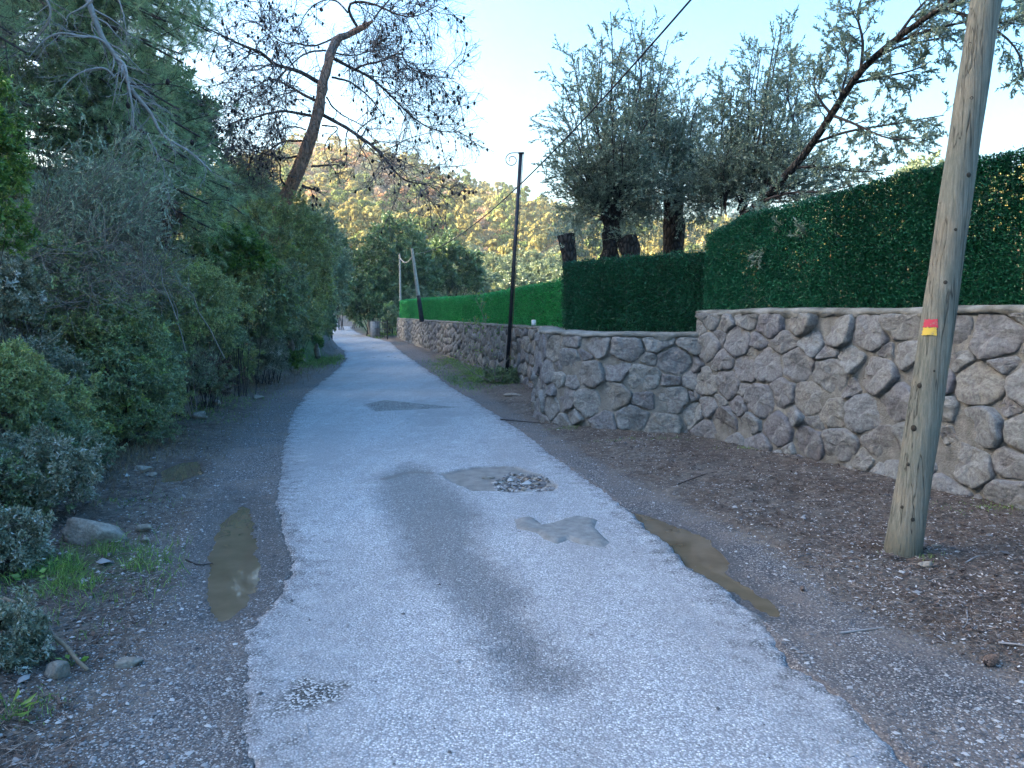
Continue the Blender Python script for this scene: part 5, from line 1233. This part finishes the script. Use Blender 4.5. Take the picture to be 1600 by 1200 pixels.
PB('dark leafy shrub low on the bank at the left edge above the glaucous one', 40, 590, 80, 70, 8.0, .5, 300, 80, .032, M['glau'], 124, asp=.4, hollow=.5)
PB('dark green undergrowth in the deep shade below the pines at the left', 60, 170, 150, 90, 12.5, .8, 330, 60, .045, M['kermes'], 125, hollow=.3)
PB('shaded reddish-brown undergrowth below the pine boughs', 235, 340, 40, 50, 12.2, .5, 110, 35, .04, M['brown'], 126, hollow=.3, nst=30, tw=.8)
PB('dark evergreen shrub behind the broom on the shaded slope', 130, 330, 170, 100, 12.8, .8, 480, 60, .05, M['kermes'], 127, hollow=.3)
PB('glaucous low shrub with pale oval leaves in the left foreground', 62, 742, 78, 62, 5.7, .35, 190, 60, .028, M['glau'], 128, asp=.45, hollow=.4, spread=.9, base_px=20)
PB('low shrub with dull green leaves behind the grass clump at the left edge', 20, 850, 55, 55, 4.6, .25, 120, 60, .026, M['glau'], 129, asp=.42, hollow=.4, base_px=-10)
PB('dark slate-green small-leaved shrub in the lower left corner', 0, 1010, 60, 95, 3.35, .22, 190, 80, .020, M['glau'], 130, asp=.38, hollow=.4, base_px=-40)
PB('low dark foliage over the bank top left of the roadside shrub', 130, 495, 110, 45, 8.9, .5, 260, 70, .03, M['mid'], 131, hollow=.4)
# evergreens that fill the slope above
fill = [(-11, 24), (-13.5, 29), (-12.5, 36), (-13.5, 12.5), (-11.5, 10), (-16, 15.5), (-13, 8), (-18, 25), (-25, 55), (-20, 52), (-30, 66), (-27, 74), (-34, 86), (-15, 14), (-36, 104), (-31, 92)]
fl = bush('dark evergreen tree filling the wooded slope behind the roadside shrubs', (0, 0, 1.6), (2.3, 2.3, 2.6), 330, 60, .17, M['oak'], base=(0, 0, -1.6), name='slope_tree', cat='tree', seed=301, group='evergreen trees filling the left slope', hollow=.4, nst=12, stem=M['bark_ol'])
kids = list(fl.children)
for i, (x, y) in enumerate(fill):
    if i == 0: o = fl
    else:
        o = fl.copy(); C.objects.link(o)
        for ch_ in kids: c_ = ch_.copy(); C.objects.link(c_); c_.parent = o
    s = .62 + .3 * _h(np.array([i]), np.array([3]))[0]
    o.location = (x, y, Hf(x, y) + 1.2 * s); o.rotation_euler = (0, 0, i * 1.9); o.scale = (s, s, s)

pc_ = at(834, 504, 15.55); solo('name_plate', box_beam(pc_ - [0, .02, .055], pc_ + [0, .02, .055], .045, .008), simple('white_plastic', (.7, .7, .68), .5), 'small white plate fixed low on the bright green screen right of the steel post', 'plate', origin=pc_)
# climbing plant at the steel post
rng = np.random.default_rng(71); gb = at(775, 598, 17.2); gb[2] = Hf(gb[0], 17.2)
TV = thing('climbing_plant', 'thin bare climbing plant with a few green leaves beside the foot of the steel post', 'plant', gb)
st2 = [[(778, 597), (760, 560), (745, 525), (735, 500)], [(780, 595), (755, 575), (735, 550), (728, 530)], [(775, 597), (765, 570), (752, 540), (750, 505)], [(782, 596), (790, 570), (783, 545), (775, 520)], [(770, 597), (742, 585), (725, 570), (715, 560)], [(775, 596), (768, 540), (755, 490), (742, 465)]]
S = np.array([smooth_path([at(x, y, 17.2 + .25 * i) for i, (x, y) in enumerate(b)], 12, 2) for b in st2]); SR_ = np.repeat(np.linspace(.014, .004, 12)[None], len(S), 0)
A, AR = spawn(rng, S, SR_, 9, .45, (.15, 1), (25, 60), .3, 6, (0, 0, .1), .2, .5); Bq, BRq = spawn(rng, A, AR, 3, .2, (.2, 1), (25, 60), .3, 4, (0, 0, .1), .2, .6)
part('stems', cat_vf(tubes(S, SR_, 5), tubes(A, np.maximum(AR, .004), 4), tubes(Bq, np.maximum(BRq, .003), 3)), M['twig'], TV)
P1, T1 = pts_on(rng, Bq, 3, (.3, 1)); top_ = P1[:, 2] > 1.2; P1 = P1[top_ | (rng.random(len(P1)) < .25)]; N = len(P1)
part('leaves', leaves(rng, P1, rng.normal(size=P1.shape), .06, .035), M['fresh'], TV, attrs={'tone': np.repeat(rng.random(N), 4)}, kind='stuff')
PB('dark green ground bush at the foot of the steel post', 782, 590, 26, 16, 17.5, .35, 110, 50, .05, M['kermes'], 140, hollow=.2, base_px=782)

# ------------------------------------------------------------------ rocks
t = NT('rock_pale'); n1 = t.noise(9, 6, .65); n2 = t.noise(50, 5, .65)
t.bsdf(t.mix(t.mr(n2, .4, .6, 0, .4), t.ramp(n1, [(.3, (.14, .115, .09)), (.5, (.27, .24, .20)), (.75, (.42, .39, .34))]), (.10, .09, .08)), .9, t.bump(t.math('ADD', n1, n2), .9, .02), .2); M['rock'] = t.m
def rock_vf(rng, c, r, na=30, nb=18, planes=13):
    th = np.linspace(0, math.pi, nb); ph = np.arange(na) / na * 2 * math.pi
    D = np.array([[math.sin(a) * math.cos(b), math.sin(a) * math.sin(b), math.cos(a)] for a in th for b in ph])
    Np = norm(rng.normal(size=(planes, 3))); cc = rng.uniform(.5, .82, planes); dn = D @ Np.T
    rr = np.where(dn > .05, cc / np.maximum(dn, .05), 9).min(1); rr = np.minimum(rr, 1.2) * (1 + .03 * vn3(D * 4 + rng.random() * 9, 3))
    V = np.array(c) + D * rr[:, None] * np.array(r); i = np.arange(nb - 1)[:, None] * na; j = np.arange(na)[None]
    return V, np.stack([i + j, i + (j + 1) % na, i + na + (j + 1) % na, i + na + j], -1).reshape(-1, 4)
rk = [(148, 833, 46, 26, 'broad pale rock half buried beside the grass clump on the left'), (200, 1034, 24, 9, 'flat pale stone lying on the needle litter left of the long puddle'), (92, 1050, 20, 14, 'pale stone under the end of the fallen branch'),
      (311, 648, 13, 8, 'small pale angular rock at the foot of the bank beyond the small puddle'), (338, 630, 9, 7, 'grey stone just right of the pale angular rock at the bank foot'), (402, 620, 10, 5, 'dark flat stone at the edge of the dirt strip where the road widens'),
      (222, 732, 15, 7, 'muddy stone at the left rim of the small green puddle'), (238, 741, 11, 6, 'second stone touching the left rim of the small green puddle'), (130, 722, 20, 8, 'flat ochre stone on the bare bank left of the small puddle'), (157, 728, 14, 8, 'brown stone on the bare bank next to the flat ochre one'),
      (225, 826, 13, 7, 'small grey stone right of the broad half buried rock'), (227, 843, 8, 7, 'small light pebble stone below the grey stone beside the grass'), (1447, 884, 12, 6, 'small pale stone right at the foot of the leaning wooden pole'),
      (1463, 853, 6, 4, 'tiny pale stone behind the leaning pole foot'), (762, 743, 10, 3, 'flat white stone in the left part of the pothole'), (820, 757, 8, 5, 'dark round stone in the middle of the pothole'), (800, 742, 10, 4, 'pale stone at the back of the pothole'), (838, 748, 9, 5, 'tan stone in the right part of the pothole'),
      (452, 535, 12, 14, 'pale rock face sticking out of the bank below the shrubs'), (496, 553, 7, 13, 'slanting pale rock at the end of the mossy bank'), (120, 655, 5, 4, 'small cream stone in the dark foliage'), (800, 617, 16, 3, 'flat pale slab on the dirt in front of the low wall corner'), (762, 546, 8, 3, 'pale slab at the verge of the far low wall')]
for i, (px, py, rx, ry, lab) in enumerate(rk):
    if lab.startswith(('pale rock face', 'slanting')): Y_ = 20.0 if px < 470 else 26.; c = at(px, py, Y_)
    elif lab.startswith('small cream'): c = at(px, py, 8.0)
    else:
        g = G(px, py + ry * .5); 
        for _ in range(4): g = G(px, py + ry * .5, Hf(*g))
        c = np.array([g[0], g[1], float(Hs(np.array([g[0]]), np.array([g[1]]))[0])]); c[2] += ry * np.linalg.norm(g) / 1200 * .35
    s = np.hypot(c[0], c[1]) / 1200
    V, F = rock_vf(np.random.default_rng(500 + i), c, (rx * s, rx * s * .75, max(ry * s * 1.0, .012)))
    solo('rock', (V, F), M['rock'], lab, 'rock', origin=c, smooth=False)

# ------------------------------------------------------------------ ground litter (uncountable)
def scatter(rng, n, x0, x1, y0, y1, pw=1.6):
    u = rng.random(n); y = (y0 ** (1 - pw) + u * (y1 ** (1 - pw) - y0 ** (1 - pw))) ** (1 / (1 - pw)); return rng.uniform(x0, x1, n), y
def outd(x, y): return np.maximum(xSL(y) - x, x - xSR(y))
M['litter'] = leafmat('litter_leaf', (0.048, 0.030, 0.024), (0.162, 0.115, 0.092), (0.589, 0.560, 0.529), .8, .05, .2)
M['needle'] = leafmat('litter_needle', (.035, .025, .020), (.13, .095, .075), (.36, .28, .23), .8, .05, .2)
def flat_dirs(rng, n, up=.12):
    a = rng.random(n) * 6.283; return np.column_stack([np.cos(a), np.sin(a), rng.normal(size=n) * up])
def rand_in(cond, n, seed, box, pw=1.6):
    rng = np.random.default_rng(seed); xs = []; ys = []; c = 0
    while c < n:
        x, y = scatter(rng, n * 2, *box, pw); k = cond(x, y, rng); xs.append(x[k]); ys.append(y[k]); c += k.sum()
        if k.sum() == 0: break
    return np.concatenate(xs)[:n], np.concatenate(ys)[:n], rng
inw = lambda x, y: x < xW(y) + .05
def pud(x, y): return np.maximum(np.maximum(sdf_poly(P_LEFT, x, y), sdf_poly(P_RIGHT, x, y)), sdf_poly(P_SMALL, x, y)) < .0
cR = lambda x, y, r: (outd(x, y) + .25 * fbm(x / .4, y / .4, 3, 90) > r.random(len(x)) * .35) & (x > 0) & inw(x, y) & pud(x, y)
cL = lambda x, y, r: (outd(x, y) + .3 * fbm(x / .4, y / .4, 3, 91) > r.random(len(x)) * .5) & (x < 0) & (x > xT(y) - 1.6) & pud(x, y)
def flakes(name, label, cond, n, seed, box, L, W, mat, tones, up=.15, lift=.004, asp=None, pw=1.6):
    x, y, rng = rand_in(cond, n, seed, box, pw); n = len(x); P = np.column_stack([x, y, Hs(x, y) + rng.random(n) * lift + .002])
    D = flat_dirs(rng, n, up); D = norm(D); S = norm(np.column_stack([-D[:, 1], D[:, 0], rng.normal(size=n) * .35]))
    L_ = (L * rng.uniform(.5, 1.4, n))[:, None]; W_ = (W * rng.uniform(.6, 1.3, n))[:, None]
    m = P + D * L_ * .5; V = np.stack([P, m + S * W_ * .5, P + D * L_ + [0, 0, .002], m - S * W_ * .5], 1).reshape(-1, 3); F = np.arange(4 * n).reshape(-1, 4)
    tone = np.clip(tones[0] + tones[1] * rng.normal(size=n), 0, 1)
    solo(name, (V, F), mat, label, None, 'stuff', attrs={'tone': np.repeat(tone, 4)})
flakes('leaf_litter', 'dry leaf and bark litter on the ground below the tall wall', cR, 70000, 601, (0.2, 7.5, 1.8, 17), .024, .010, M['litter'], (.42, .30))
flakes('pine_needles', 'brown pine needles lying between wall and road', cR, 60000, 602, (0.2, 7.5, 1.8, 16), .085, .0034, M['needle'], (.45, .28), .06)
flakes('pine_needles', 'brown pine needles and litter lying on the left verge', cL, 80000, 603, (-7, 0, 1.6, 18), .09, .0034, M['needle'], (.45, .28), .08)
flakes('leaf_litter', 'dead leaves scattered over the left verge and bank foot', cL, 26000, 604, (-8, 0, 1.6, 26), .022, .010, M['litter'], (.26, .24))
bankc_ = lambda x, y, r: (xT(y) - x > -.2) & (xT(y) - x < 3.0)
flakes('bank_litter', 'dry grass stalks and dead leaves covering the earth bank', bankc_, 26000, 605, (-12, -2.5, 2.5, 40), .06, .008, M['litter'], (.35, .25), .5, .03, pw=1.2)
# gravel
def pebbles(name, label, cond, n, seed, box, size, mat, pw=1.6):
    x, y, rng = rand_in(cond, n, seed, box, pw); n = len(x); r = size * rng.uniform(.5, 1.5, n) * (1 + (rng.random(n) < .04) * 1.5)
    O = np.array([[1, 0, 0], [0, 1, 0], [-1, 0, 0], [0, -1, 0], [0, 0, .7], [0, 0, -.6]], float); F0 = np.array([(0, 1, 4), (1, 2, 4), (2, 3, 4), (3, 0, 4)])
    a = rng.random(n) * 6.28; ca, sa = np.cos(a), np.sin(a); V0 = O[None] * (1 + .25 * rng.normal(size=(n, 6, 1))) * np.array([1, .75, .7]) * r[:, None, None]
    V = np.stack([V0[..., 0] * ca[:, None] - V0[..., 1] * sa[:, None] + x[:, None], V0[..., 0] * sa[:, None] + V0[..., 1] * ca[:, None] + y[:, None], V0[..., 2] + (Hs(x, y) + r * .2)[:, None]], -1).reshape(-1, 3)
    F = (F0[None] + np.arange(n)[:, None, None] * 6).reshape(-1, 3)
    solo(name, (V, F), mat, label, None, 'stuff', attrs={'tone': np.repeat(rng.random(n), 6)})
M['gravel'] = leafmat('gravel_chips', (.06, .056, .056), (.16, .15, .148), (.42, .405, .385), .8, 0, .3)
gsL = lambda x, y, r: (x < 0) & (x < xL(y)) & (outd(x, y) < .3 + .5 * r.random(len(x)) ** 2) & pud(x, y)
gsR = lambda x, y, r: (x > 0) & (x > xR(y)) & (outd(x, y) < .25 + .6 * r.random(len(x)) ** 2) & pud(x, y) & inw(x, y) & ((fbm(x / .5, y / .5, 3, 93) > 0) | (r.random(len(x)) < .3))
pebbles('gravel', 'loose gravel along the left edge of the asphalt', gsL, 42000, 611, (-6, 0, 1.7, 20), .0048, M['gravel'])
pebbles('gravel', 'loose gravel along the right edge of the asphalt', gsR, 26000, 612, (0, 6, 1.7, 15), .0050, M['gravel'])
pebbles('gravel', 'loose stones strewn over the dirt below the wall', cR, 4000, 613, (0, 7, 2, 17), .009, M['gravel'])
pebbles('gravel', 'loose stones strewn over the dirt at the bank foot', cL, 7000, 614, (-8, 0, 1.7, 30), .011, M['gravel'], 1.3)
hol = lambda x, y, r: sdf_poly(P_HOLE2, x, y) > -.03
pebbles('pothole_rubble', 'broken stones and grit lying in the pothole', hol, 420, 615, (-.6, .6, 6, 9), .018, M['gravel'], 1.01)
onr = lambda x, y, r: (x > xL(y)) & (x < xR(y))
pebbles('road_grit', 'loose grit scattered thinly on the asphalt', onr, 2500, 616, (-2, 4, 2, 16), .0042, M['gravel'])
# grass
def grass(name, label, cx, cy, sx_, sy_, n, L, W, mat, seed, cond=None):
    rng = np.random.default_rng(seed); x = cx + rng.normal(size=n) * sx_; y = cy + rng.normal(size=n) * sy_
    k = (fbm(x / .25, y / .25, 2, seed) > -.25) & pud(x, y) & ((x < xL(y) - .05) | (x > xR(y) + .05)); x = x[k]; y = y[k]; n = len(x); P = np.column_stack([x, y, H(x, y) - .004])
    d = norm(np.column_stack([rng.normal(size=n) * .45, rng.normal(size=n) * .45, np.ones(n)])); S = norm(np.cross(d, rng.normal(size=(n, 3)))); L_ = (L * rng.uniform(.4, 1.3, n))[:, None]
    b = norm(np.column_stack([rng.normal(size=n), rng.normal(size=n), np.zeros(n)])); M1 = P + d * L_ * .55; E = M1 + (d * .6 + b * .55 - [0, 0, .12]) * L_ * .5; W_ = W * rng.uniform(.7, 1.3, (n, 1))
    V = np.stack([P - S * W_ * .5, P + S * W_ * .5, M1 + S * W_ * .4, M1 - S * W_ * .4, E], 1).reshape(-1, 3); i = np.arange(n)[:, None] * 5
    F = np.concatenate([i + np.array([[0, 1, 2]]), i + np.array([[0, 2, 3]]), i + np.array([[3, 2, 4]])], 0)
    solo(name, (V, F), mat, label, None, 'stuff', attrs={'tone': np.repeat(np.clip(.45 + .25 * rng.normal(size=n), 0, 1), 5)})
M['grass'] = leafmat('grass_blades', (0.063, 0.123, 0.026), (0.157, 0.275, 0.060), (0.355, 0.494, 0.120), .5, .3)
M['drygrass'] = leafmat('grass_dry', (.08, .055, .03), (.19, .14, .08), (.33, .27, .17), .7, .2)
g = G(140, 905); grass('grass', 'grass clump on the left verge beside the half buried rock', g[0], g[1], .22, .28, 2600, .10, .0035, M['grass'], 701)
g = G(190, 850); grass('grass', 'grass tuft right of the broad rock', g[0], g[1], .10, .14, 700, .08, .0035, M['grass'], 702)
g = G(745, 590); grass('grass', 'weedy grass on the verge before the low wall', g[0], g[1], .45, 1.5, 5000, .09, .007, M['grass'], 703)
g = G(700, 565); grass('grass', 'short grass strip along the foot of the far low wall', g[0], g[1], .4, 3.5, 3500, .07, .009, M['grass'], 704)
grass('grass', 'mossy green grass at the foot of the bank near the bend', -6.35, 24.5, .35, 2.6, 6000, .10, .010, M['grass'], 705)
grass('grass', 'sparse weeds at the bank foot beyond the small puddle', -5.3, 12.5, .4, 1.5, 2500, .09, .006, M['grass'], 706)
grass('grass', 'green verge grass before the gate pier', -9.7, 55, .6, 4, 3000, .2, .03, M['grass'], 707)
grass('dry_grass', 'hanging dry grass on the bare earth bank', -6.2, 16, .5, 4.5, 7000, .22, .005, M['drygrass'], 708)
grass('dry_grass', 'dry grass on the bank behind the glaucous shrub', -4.5, 7.3, .5, 1.6, 6500, .16, .004, M['drygrass'], 709)
g = G(1560, 800); grass('grass', 'mossy tufts at the foot of the tall wall near the right edge', g[0], g[1] + .05, .25, .10, 500, .03, .004, M['grass'], 710)
g = G(1418, 884); grass('grass', 'mossy grass wisps around the foot of the leaning pole', g[0], g[1], .09, .05, 160, .05, .003, M['grass'], 711)
for i_, (px_, py_, a_x, a_y, n_) in enumerate(((105, 985, .10, .12, 260), (40, 1110, .08, .08, 160), (200, 790, .2, .15, 300), (255, 690, .2, .3, 500), (330, 655, .3, .4, 600), (1000, 690, .3, .05, 260), (1180, 705, .25, .05, 240), (900, 672, .25, .06, 200))):
    g = G(px_, py_); grass('grass', 'sparse small green weeds sprouting from the verge litter', g[0], g[1], a_x, a_y, n_, .05, .0032, M['grass'], 720 + i_)
flakes('bark_litter', 'larger brown bark flakes and dead leaves on the verges', lambda x, y, r: cR(x, y, r) | cL(x, y, r), 9000, 606, (-7, 7, 1.7, 18), .042, .018, M['litter'], (.22, .2), .3, .012)
# broad-leaved weeds
def weed(label, px, py, n, L, seed):
    rng = np.random.default_rng(seed); g = G(px, py); c = np.array([g[0], g[1], Hf(*g)]); T = thing('weed', label, 'weed', c)
    a = np.arange(n) * 2.4; d = np.column_stack([np.cos(a), np.sin(a), rng.uniform(.4, 1.4, n)]); S0 = c + np.zeros((n, 3)); E = S0 + norm(d) * L * rng.uniform(.4, .9, (n, 1))
    part('stems', tubes(np.stack([S0, (S0 + E) / 2 + [0, 0, .01], E], 1), np.full((n, 3), .0015), 3), M['fresh'], T, attrs={'tone': np.full(n * 9, .4)})
    for e, dd in zip(E, d):
        V, F = leaves(rng, e[None], (dd * [1, 1, .3])[None], L * rng.uniform(.5, .8), L * .38, .2); part('leaf', (V, F), M['fresh'], T, attrs={'tone': np.full(4, rng.uniform(.3, .9))})
weed('broad-leaved green weed at the lower left picture edge', 14, 1130, 9, .11, 1)
weed('young green seedling weed beside the end of the fallen branch', 112, 1040, 9, .06, 2)
weed('small broad-leaved weed left of the grass clump', 50, 915, 10, .08, 3)
weed('second broad-leaved weed nearer the left edge by the grass', 84, 905, 8, .07, 4)
weed('small green weed in the litter under the slate-green shrub', 30, 1000, 7, .05, 5)
# fallen branch, sticks, cone
fb = [(-40, 925), (5, 935), (35, 948), (62, 975), (88, 998), (105, 1010), (118, 1030), (137, 1047)]
pts = []
for i, (x, y) in enumerate(fb):
    g = G(x, y, .10); z = .16 - .02 * i if i < 6 else .05 - .03 * (i - 6); pts.append([*G(x, y, max(z, .02) + Hf(*g)), max(z, .02) + Hf(*g)])
TB = thing('fallen_branch', 'curved bare brown branch lying over the left verge beside the slate-green shrub', 'branch', pts[0])
S = smooth_path(pts, 24, 2); part('limb', tubes(S, np.linspace(.013, .009, 24) * (1 + .12 * np.sin(np.arange(24) * 2.3)), 9), simple('branch_brown', (.20, .145, .10), .85, 40, .35, .5), TB, smooth=True)
part('twig', tubes(np.array([S[16], S[16] + [-.03, .02, .035], S[16] + [-.05, .05, .05]]), np.array([.004, .003, .002]), 5), M['twig'], TB)
sticks = [([(1312, 982), (1350, 978), (1382, 974)], .006, 'straight thin stick lying on the right shoulder'), ([(1508, 885), (1525, 878), (1545, 876)], .005, 'short curved pale stick right of the leaning pole foot'), ([(1510, 955), (1513, 970), (1504, 980)], .005, 'bent pale twig on the litter right of the pole'), ([(1560, 1005), (1600, 1012), (1640, 1022)], .006, 'pale stick at the right picture edge above the pine cone'),
          ([(782, 655), (810, 656), (850, 661)], .010, 'dark thin branch lying before the low wall corner'), ([(290, 868), (310, 873), (332, 868)], .006, 'dark twig reaching into the long left puddle'), ([(478, 1125), (481, 1140), (483, 1150)], .002, 'tiny pale stalk on the asphalt below the damp spot'), ([(1060, 755), (1110, 742), (1150, 738)], .006, 'thin twig on the litter in front of the tall wall')]
for i, (pp_, r, lab) in enumerate(sticks):
    q = []
    for x, y in pp_:
        g = G(x, y, 0.02); q.append([g[0], g[1], float(Hs(np.array([g[0]]), np.array([g[1]]))[0]) + r * 1.3])
    solo('stick', tubes(smooth_path(q, 14, 1), np.linspace(r, r * .5, 14), 6), M['twig_pale'] if 'pale' in lab or 'straight' in lab else M['twig_dark'], lab, 'stick', origin=q[0])
def pinecone(label, px, py, s, rot):
    rng = np.random.default_rng(int(px)); g = G(px, py); c = np.array([g[0], g[1], Hf(*g) + s * .62]); T = thing('pine_cone', label, 'pine cone', c)
    ax = norm(np.array([math.cos(rot), math.sin(rot), .15])); u = norm(np.cross(ax, [0, 0, 1.])); v = np.cross(ax, u)
    tt = np.linspace(-1, 1, 9); part('core', tubes(c + ax * tt[:, None] * s, s * .5 * np.sqrt(np.clip(1 - tt ** 2, .02, 1)), 10), M['cone'], T)
    n = 60; Vs = []
    k = np.arange(n); t_ = -0.85 + 1.75 * k / n; a = k * 2.4; rr = s * .5 * np.sqrt(np.clip(1 - t_ ** 2, .05, 1))
    dr = np.cos(a)[:, None] * u + np.sin(a)[:, None] * v; sd_ = -np.sin(a)[:, None] * u + np.cos(a)[:, None] * v
    P = c + ax * t_[:, None] * s + dr * rr[:, None] * .8; E = P + dr * s * .34 + ax * s * .2; w_ = s * .17
    V = np.stack([P - sd_ * w_ * .6, P + sd_ * w_ * .6, E + sd_ * w_, E - sd_ * w_, E + ax * s * .05 + sd_ * 0 + dr * s * .03], 1).reshape(-1, 3); i = np.arange(n)[:, None] * 5
    F = np.concatenate([i + np.array([[0, 1, 2]]), i + np.array([[0, 2, 3]]), i + np.array([[3, 2, 4]])], 0); part('scales', (V, F), simple('cone_scale', (.13, .095, .08), .8, 60, .6), T, kind='stuff')
pinecone('open brown pine cone lying on the litter near the right picture edge', 1546, 1036, .036, .4)
pinecone('dark small pine cone on the asphalt shoulder below the right puddle end', 1254, 921, .018, 1.2)
pinecone('dark pine cone in the litter just right of the pole foot', 1443, 872, .02, 2.)

# ------------------------------------------------------------------ haze
hm = bpy.data.materials.new('haze_air'); hm.use_nodes = True; hn = hm.node_tree; hn.nodes.clear()
ho = hn.nodes.new('ShaderNodeOutputMaterial'); hv = hn.nodes.new('ShaderNodeVolumePrincipled')
hv.inputs['Color'].default_value = (.86, .92, 1, 1); hv.inputs['Density'].default_value = .00032; hv.inputs['Anisotropy'].default_value = .3
hn.links.new(hv.outputs[0], ho.inputs['Volume'])
Vb = np.array([(x, y, z) for z in (-40, 92) for x, y in ((-440, -230), (440, -230), (440, 930), (-440, 930))], float)
solo('haze', (Vb, np.array([(3, 2, 1, 0), (4, 5, 6, 7), (0, 1, 5, 4), (1, 2, 6, 5), (2, 3, 7, 6), (3, 0, 4, 7)])), hm, kind='stuff')
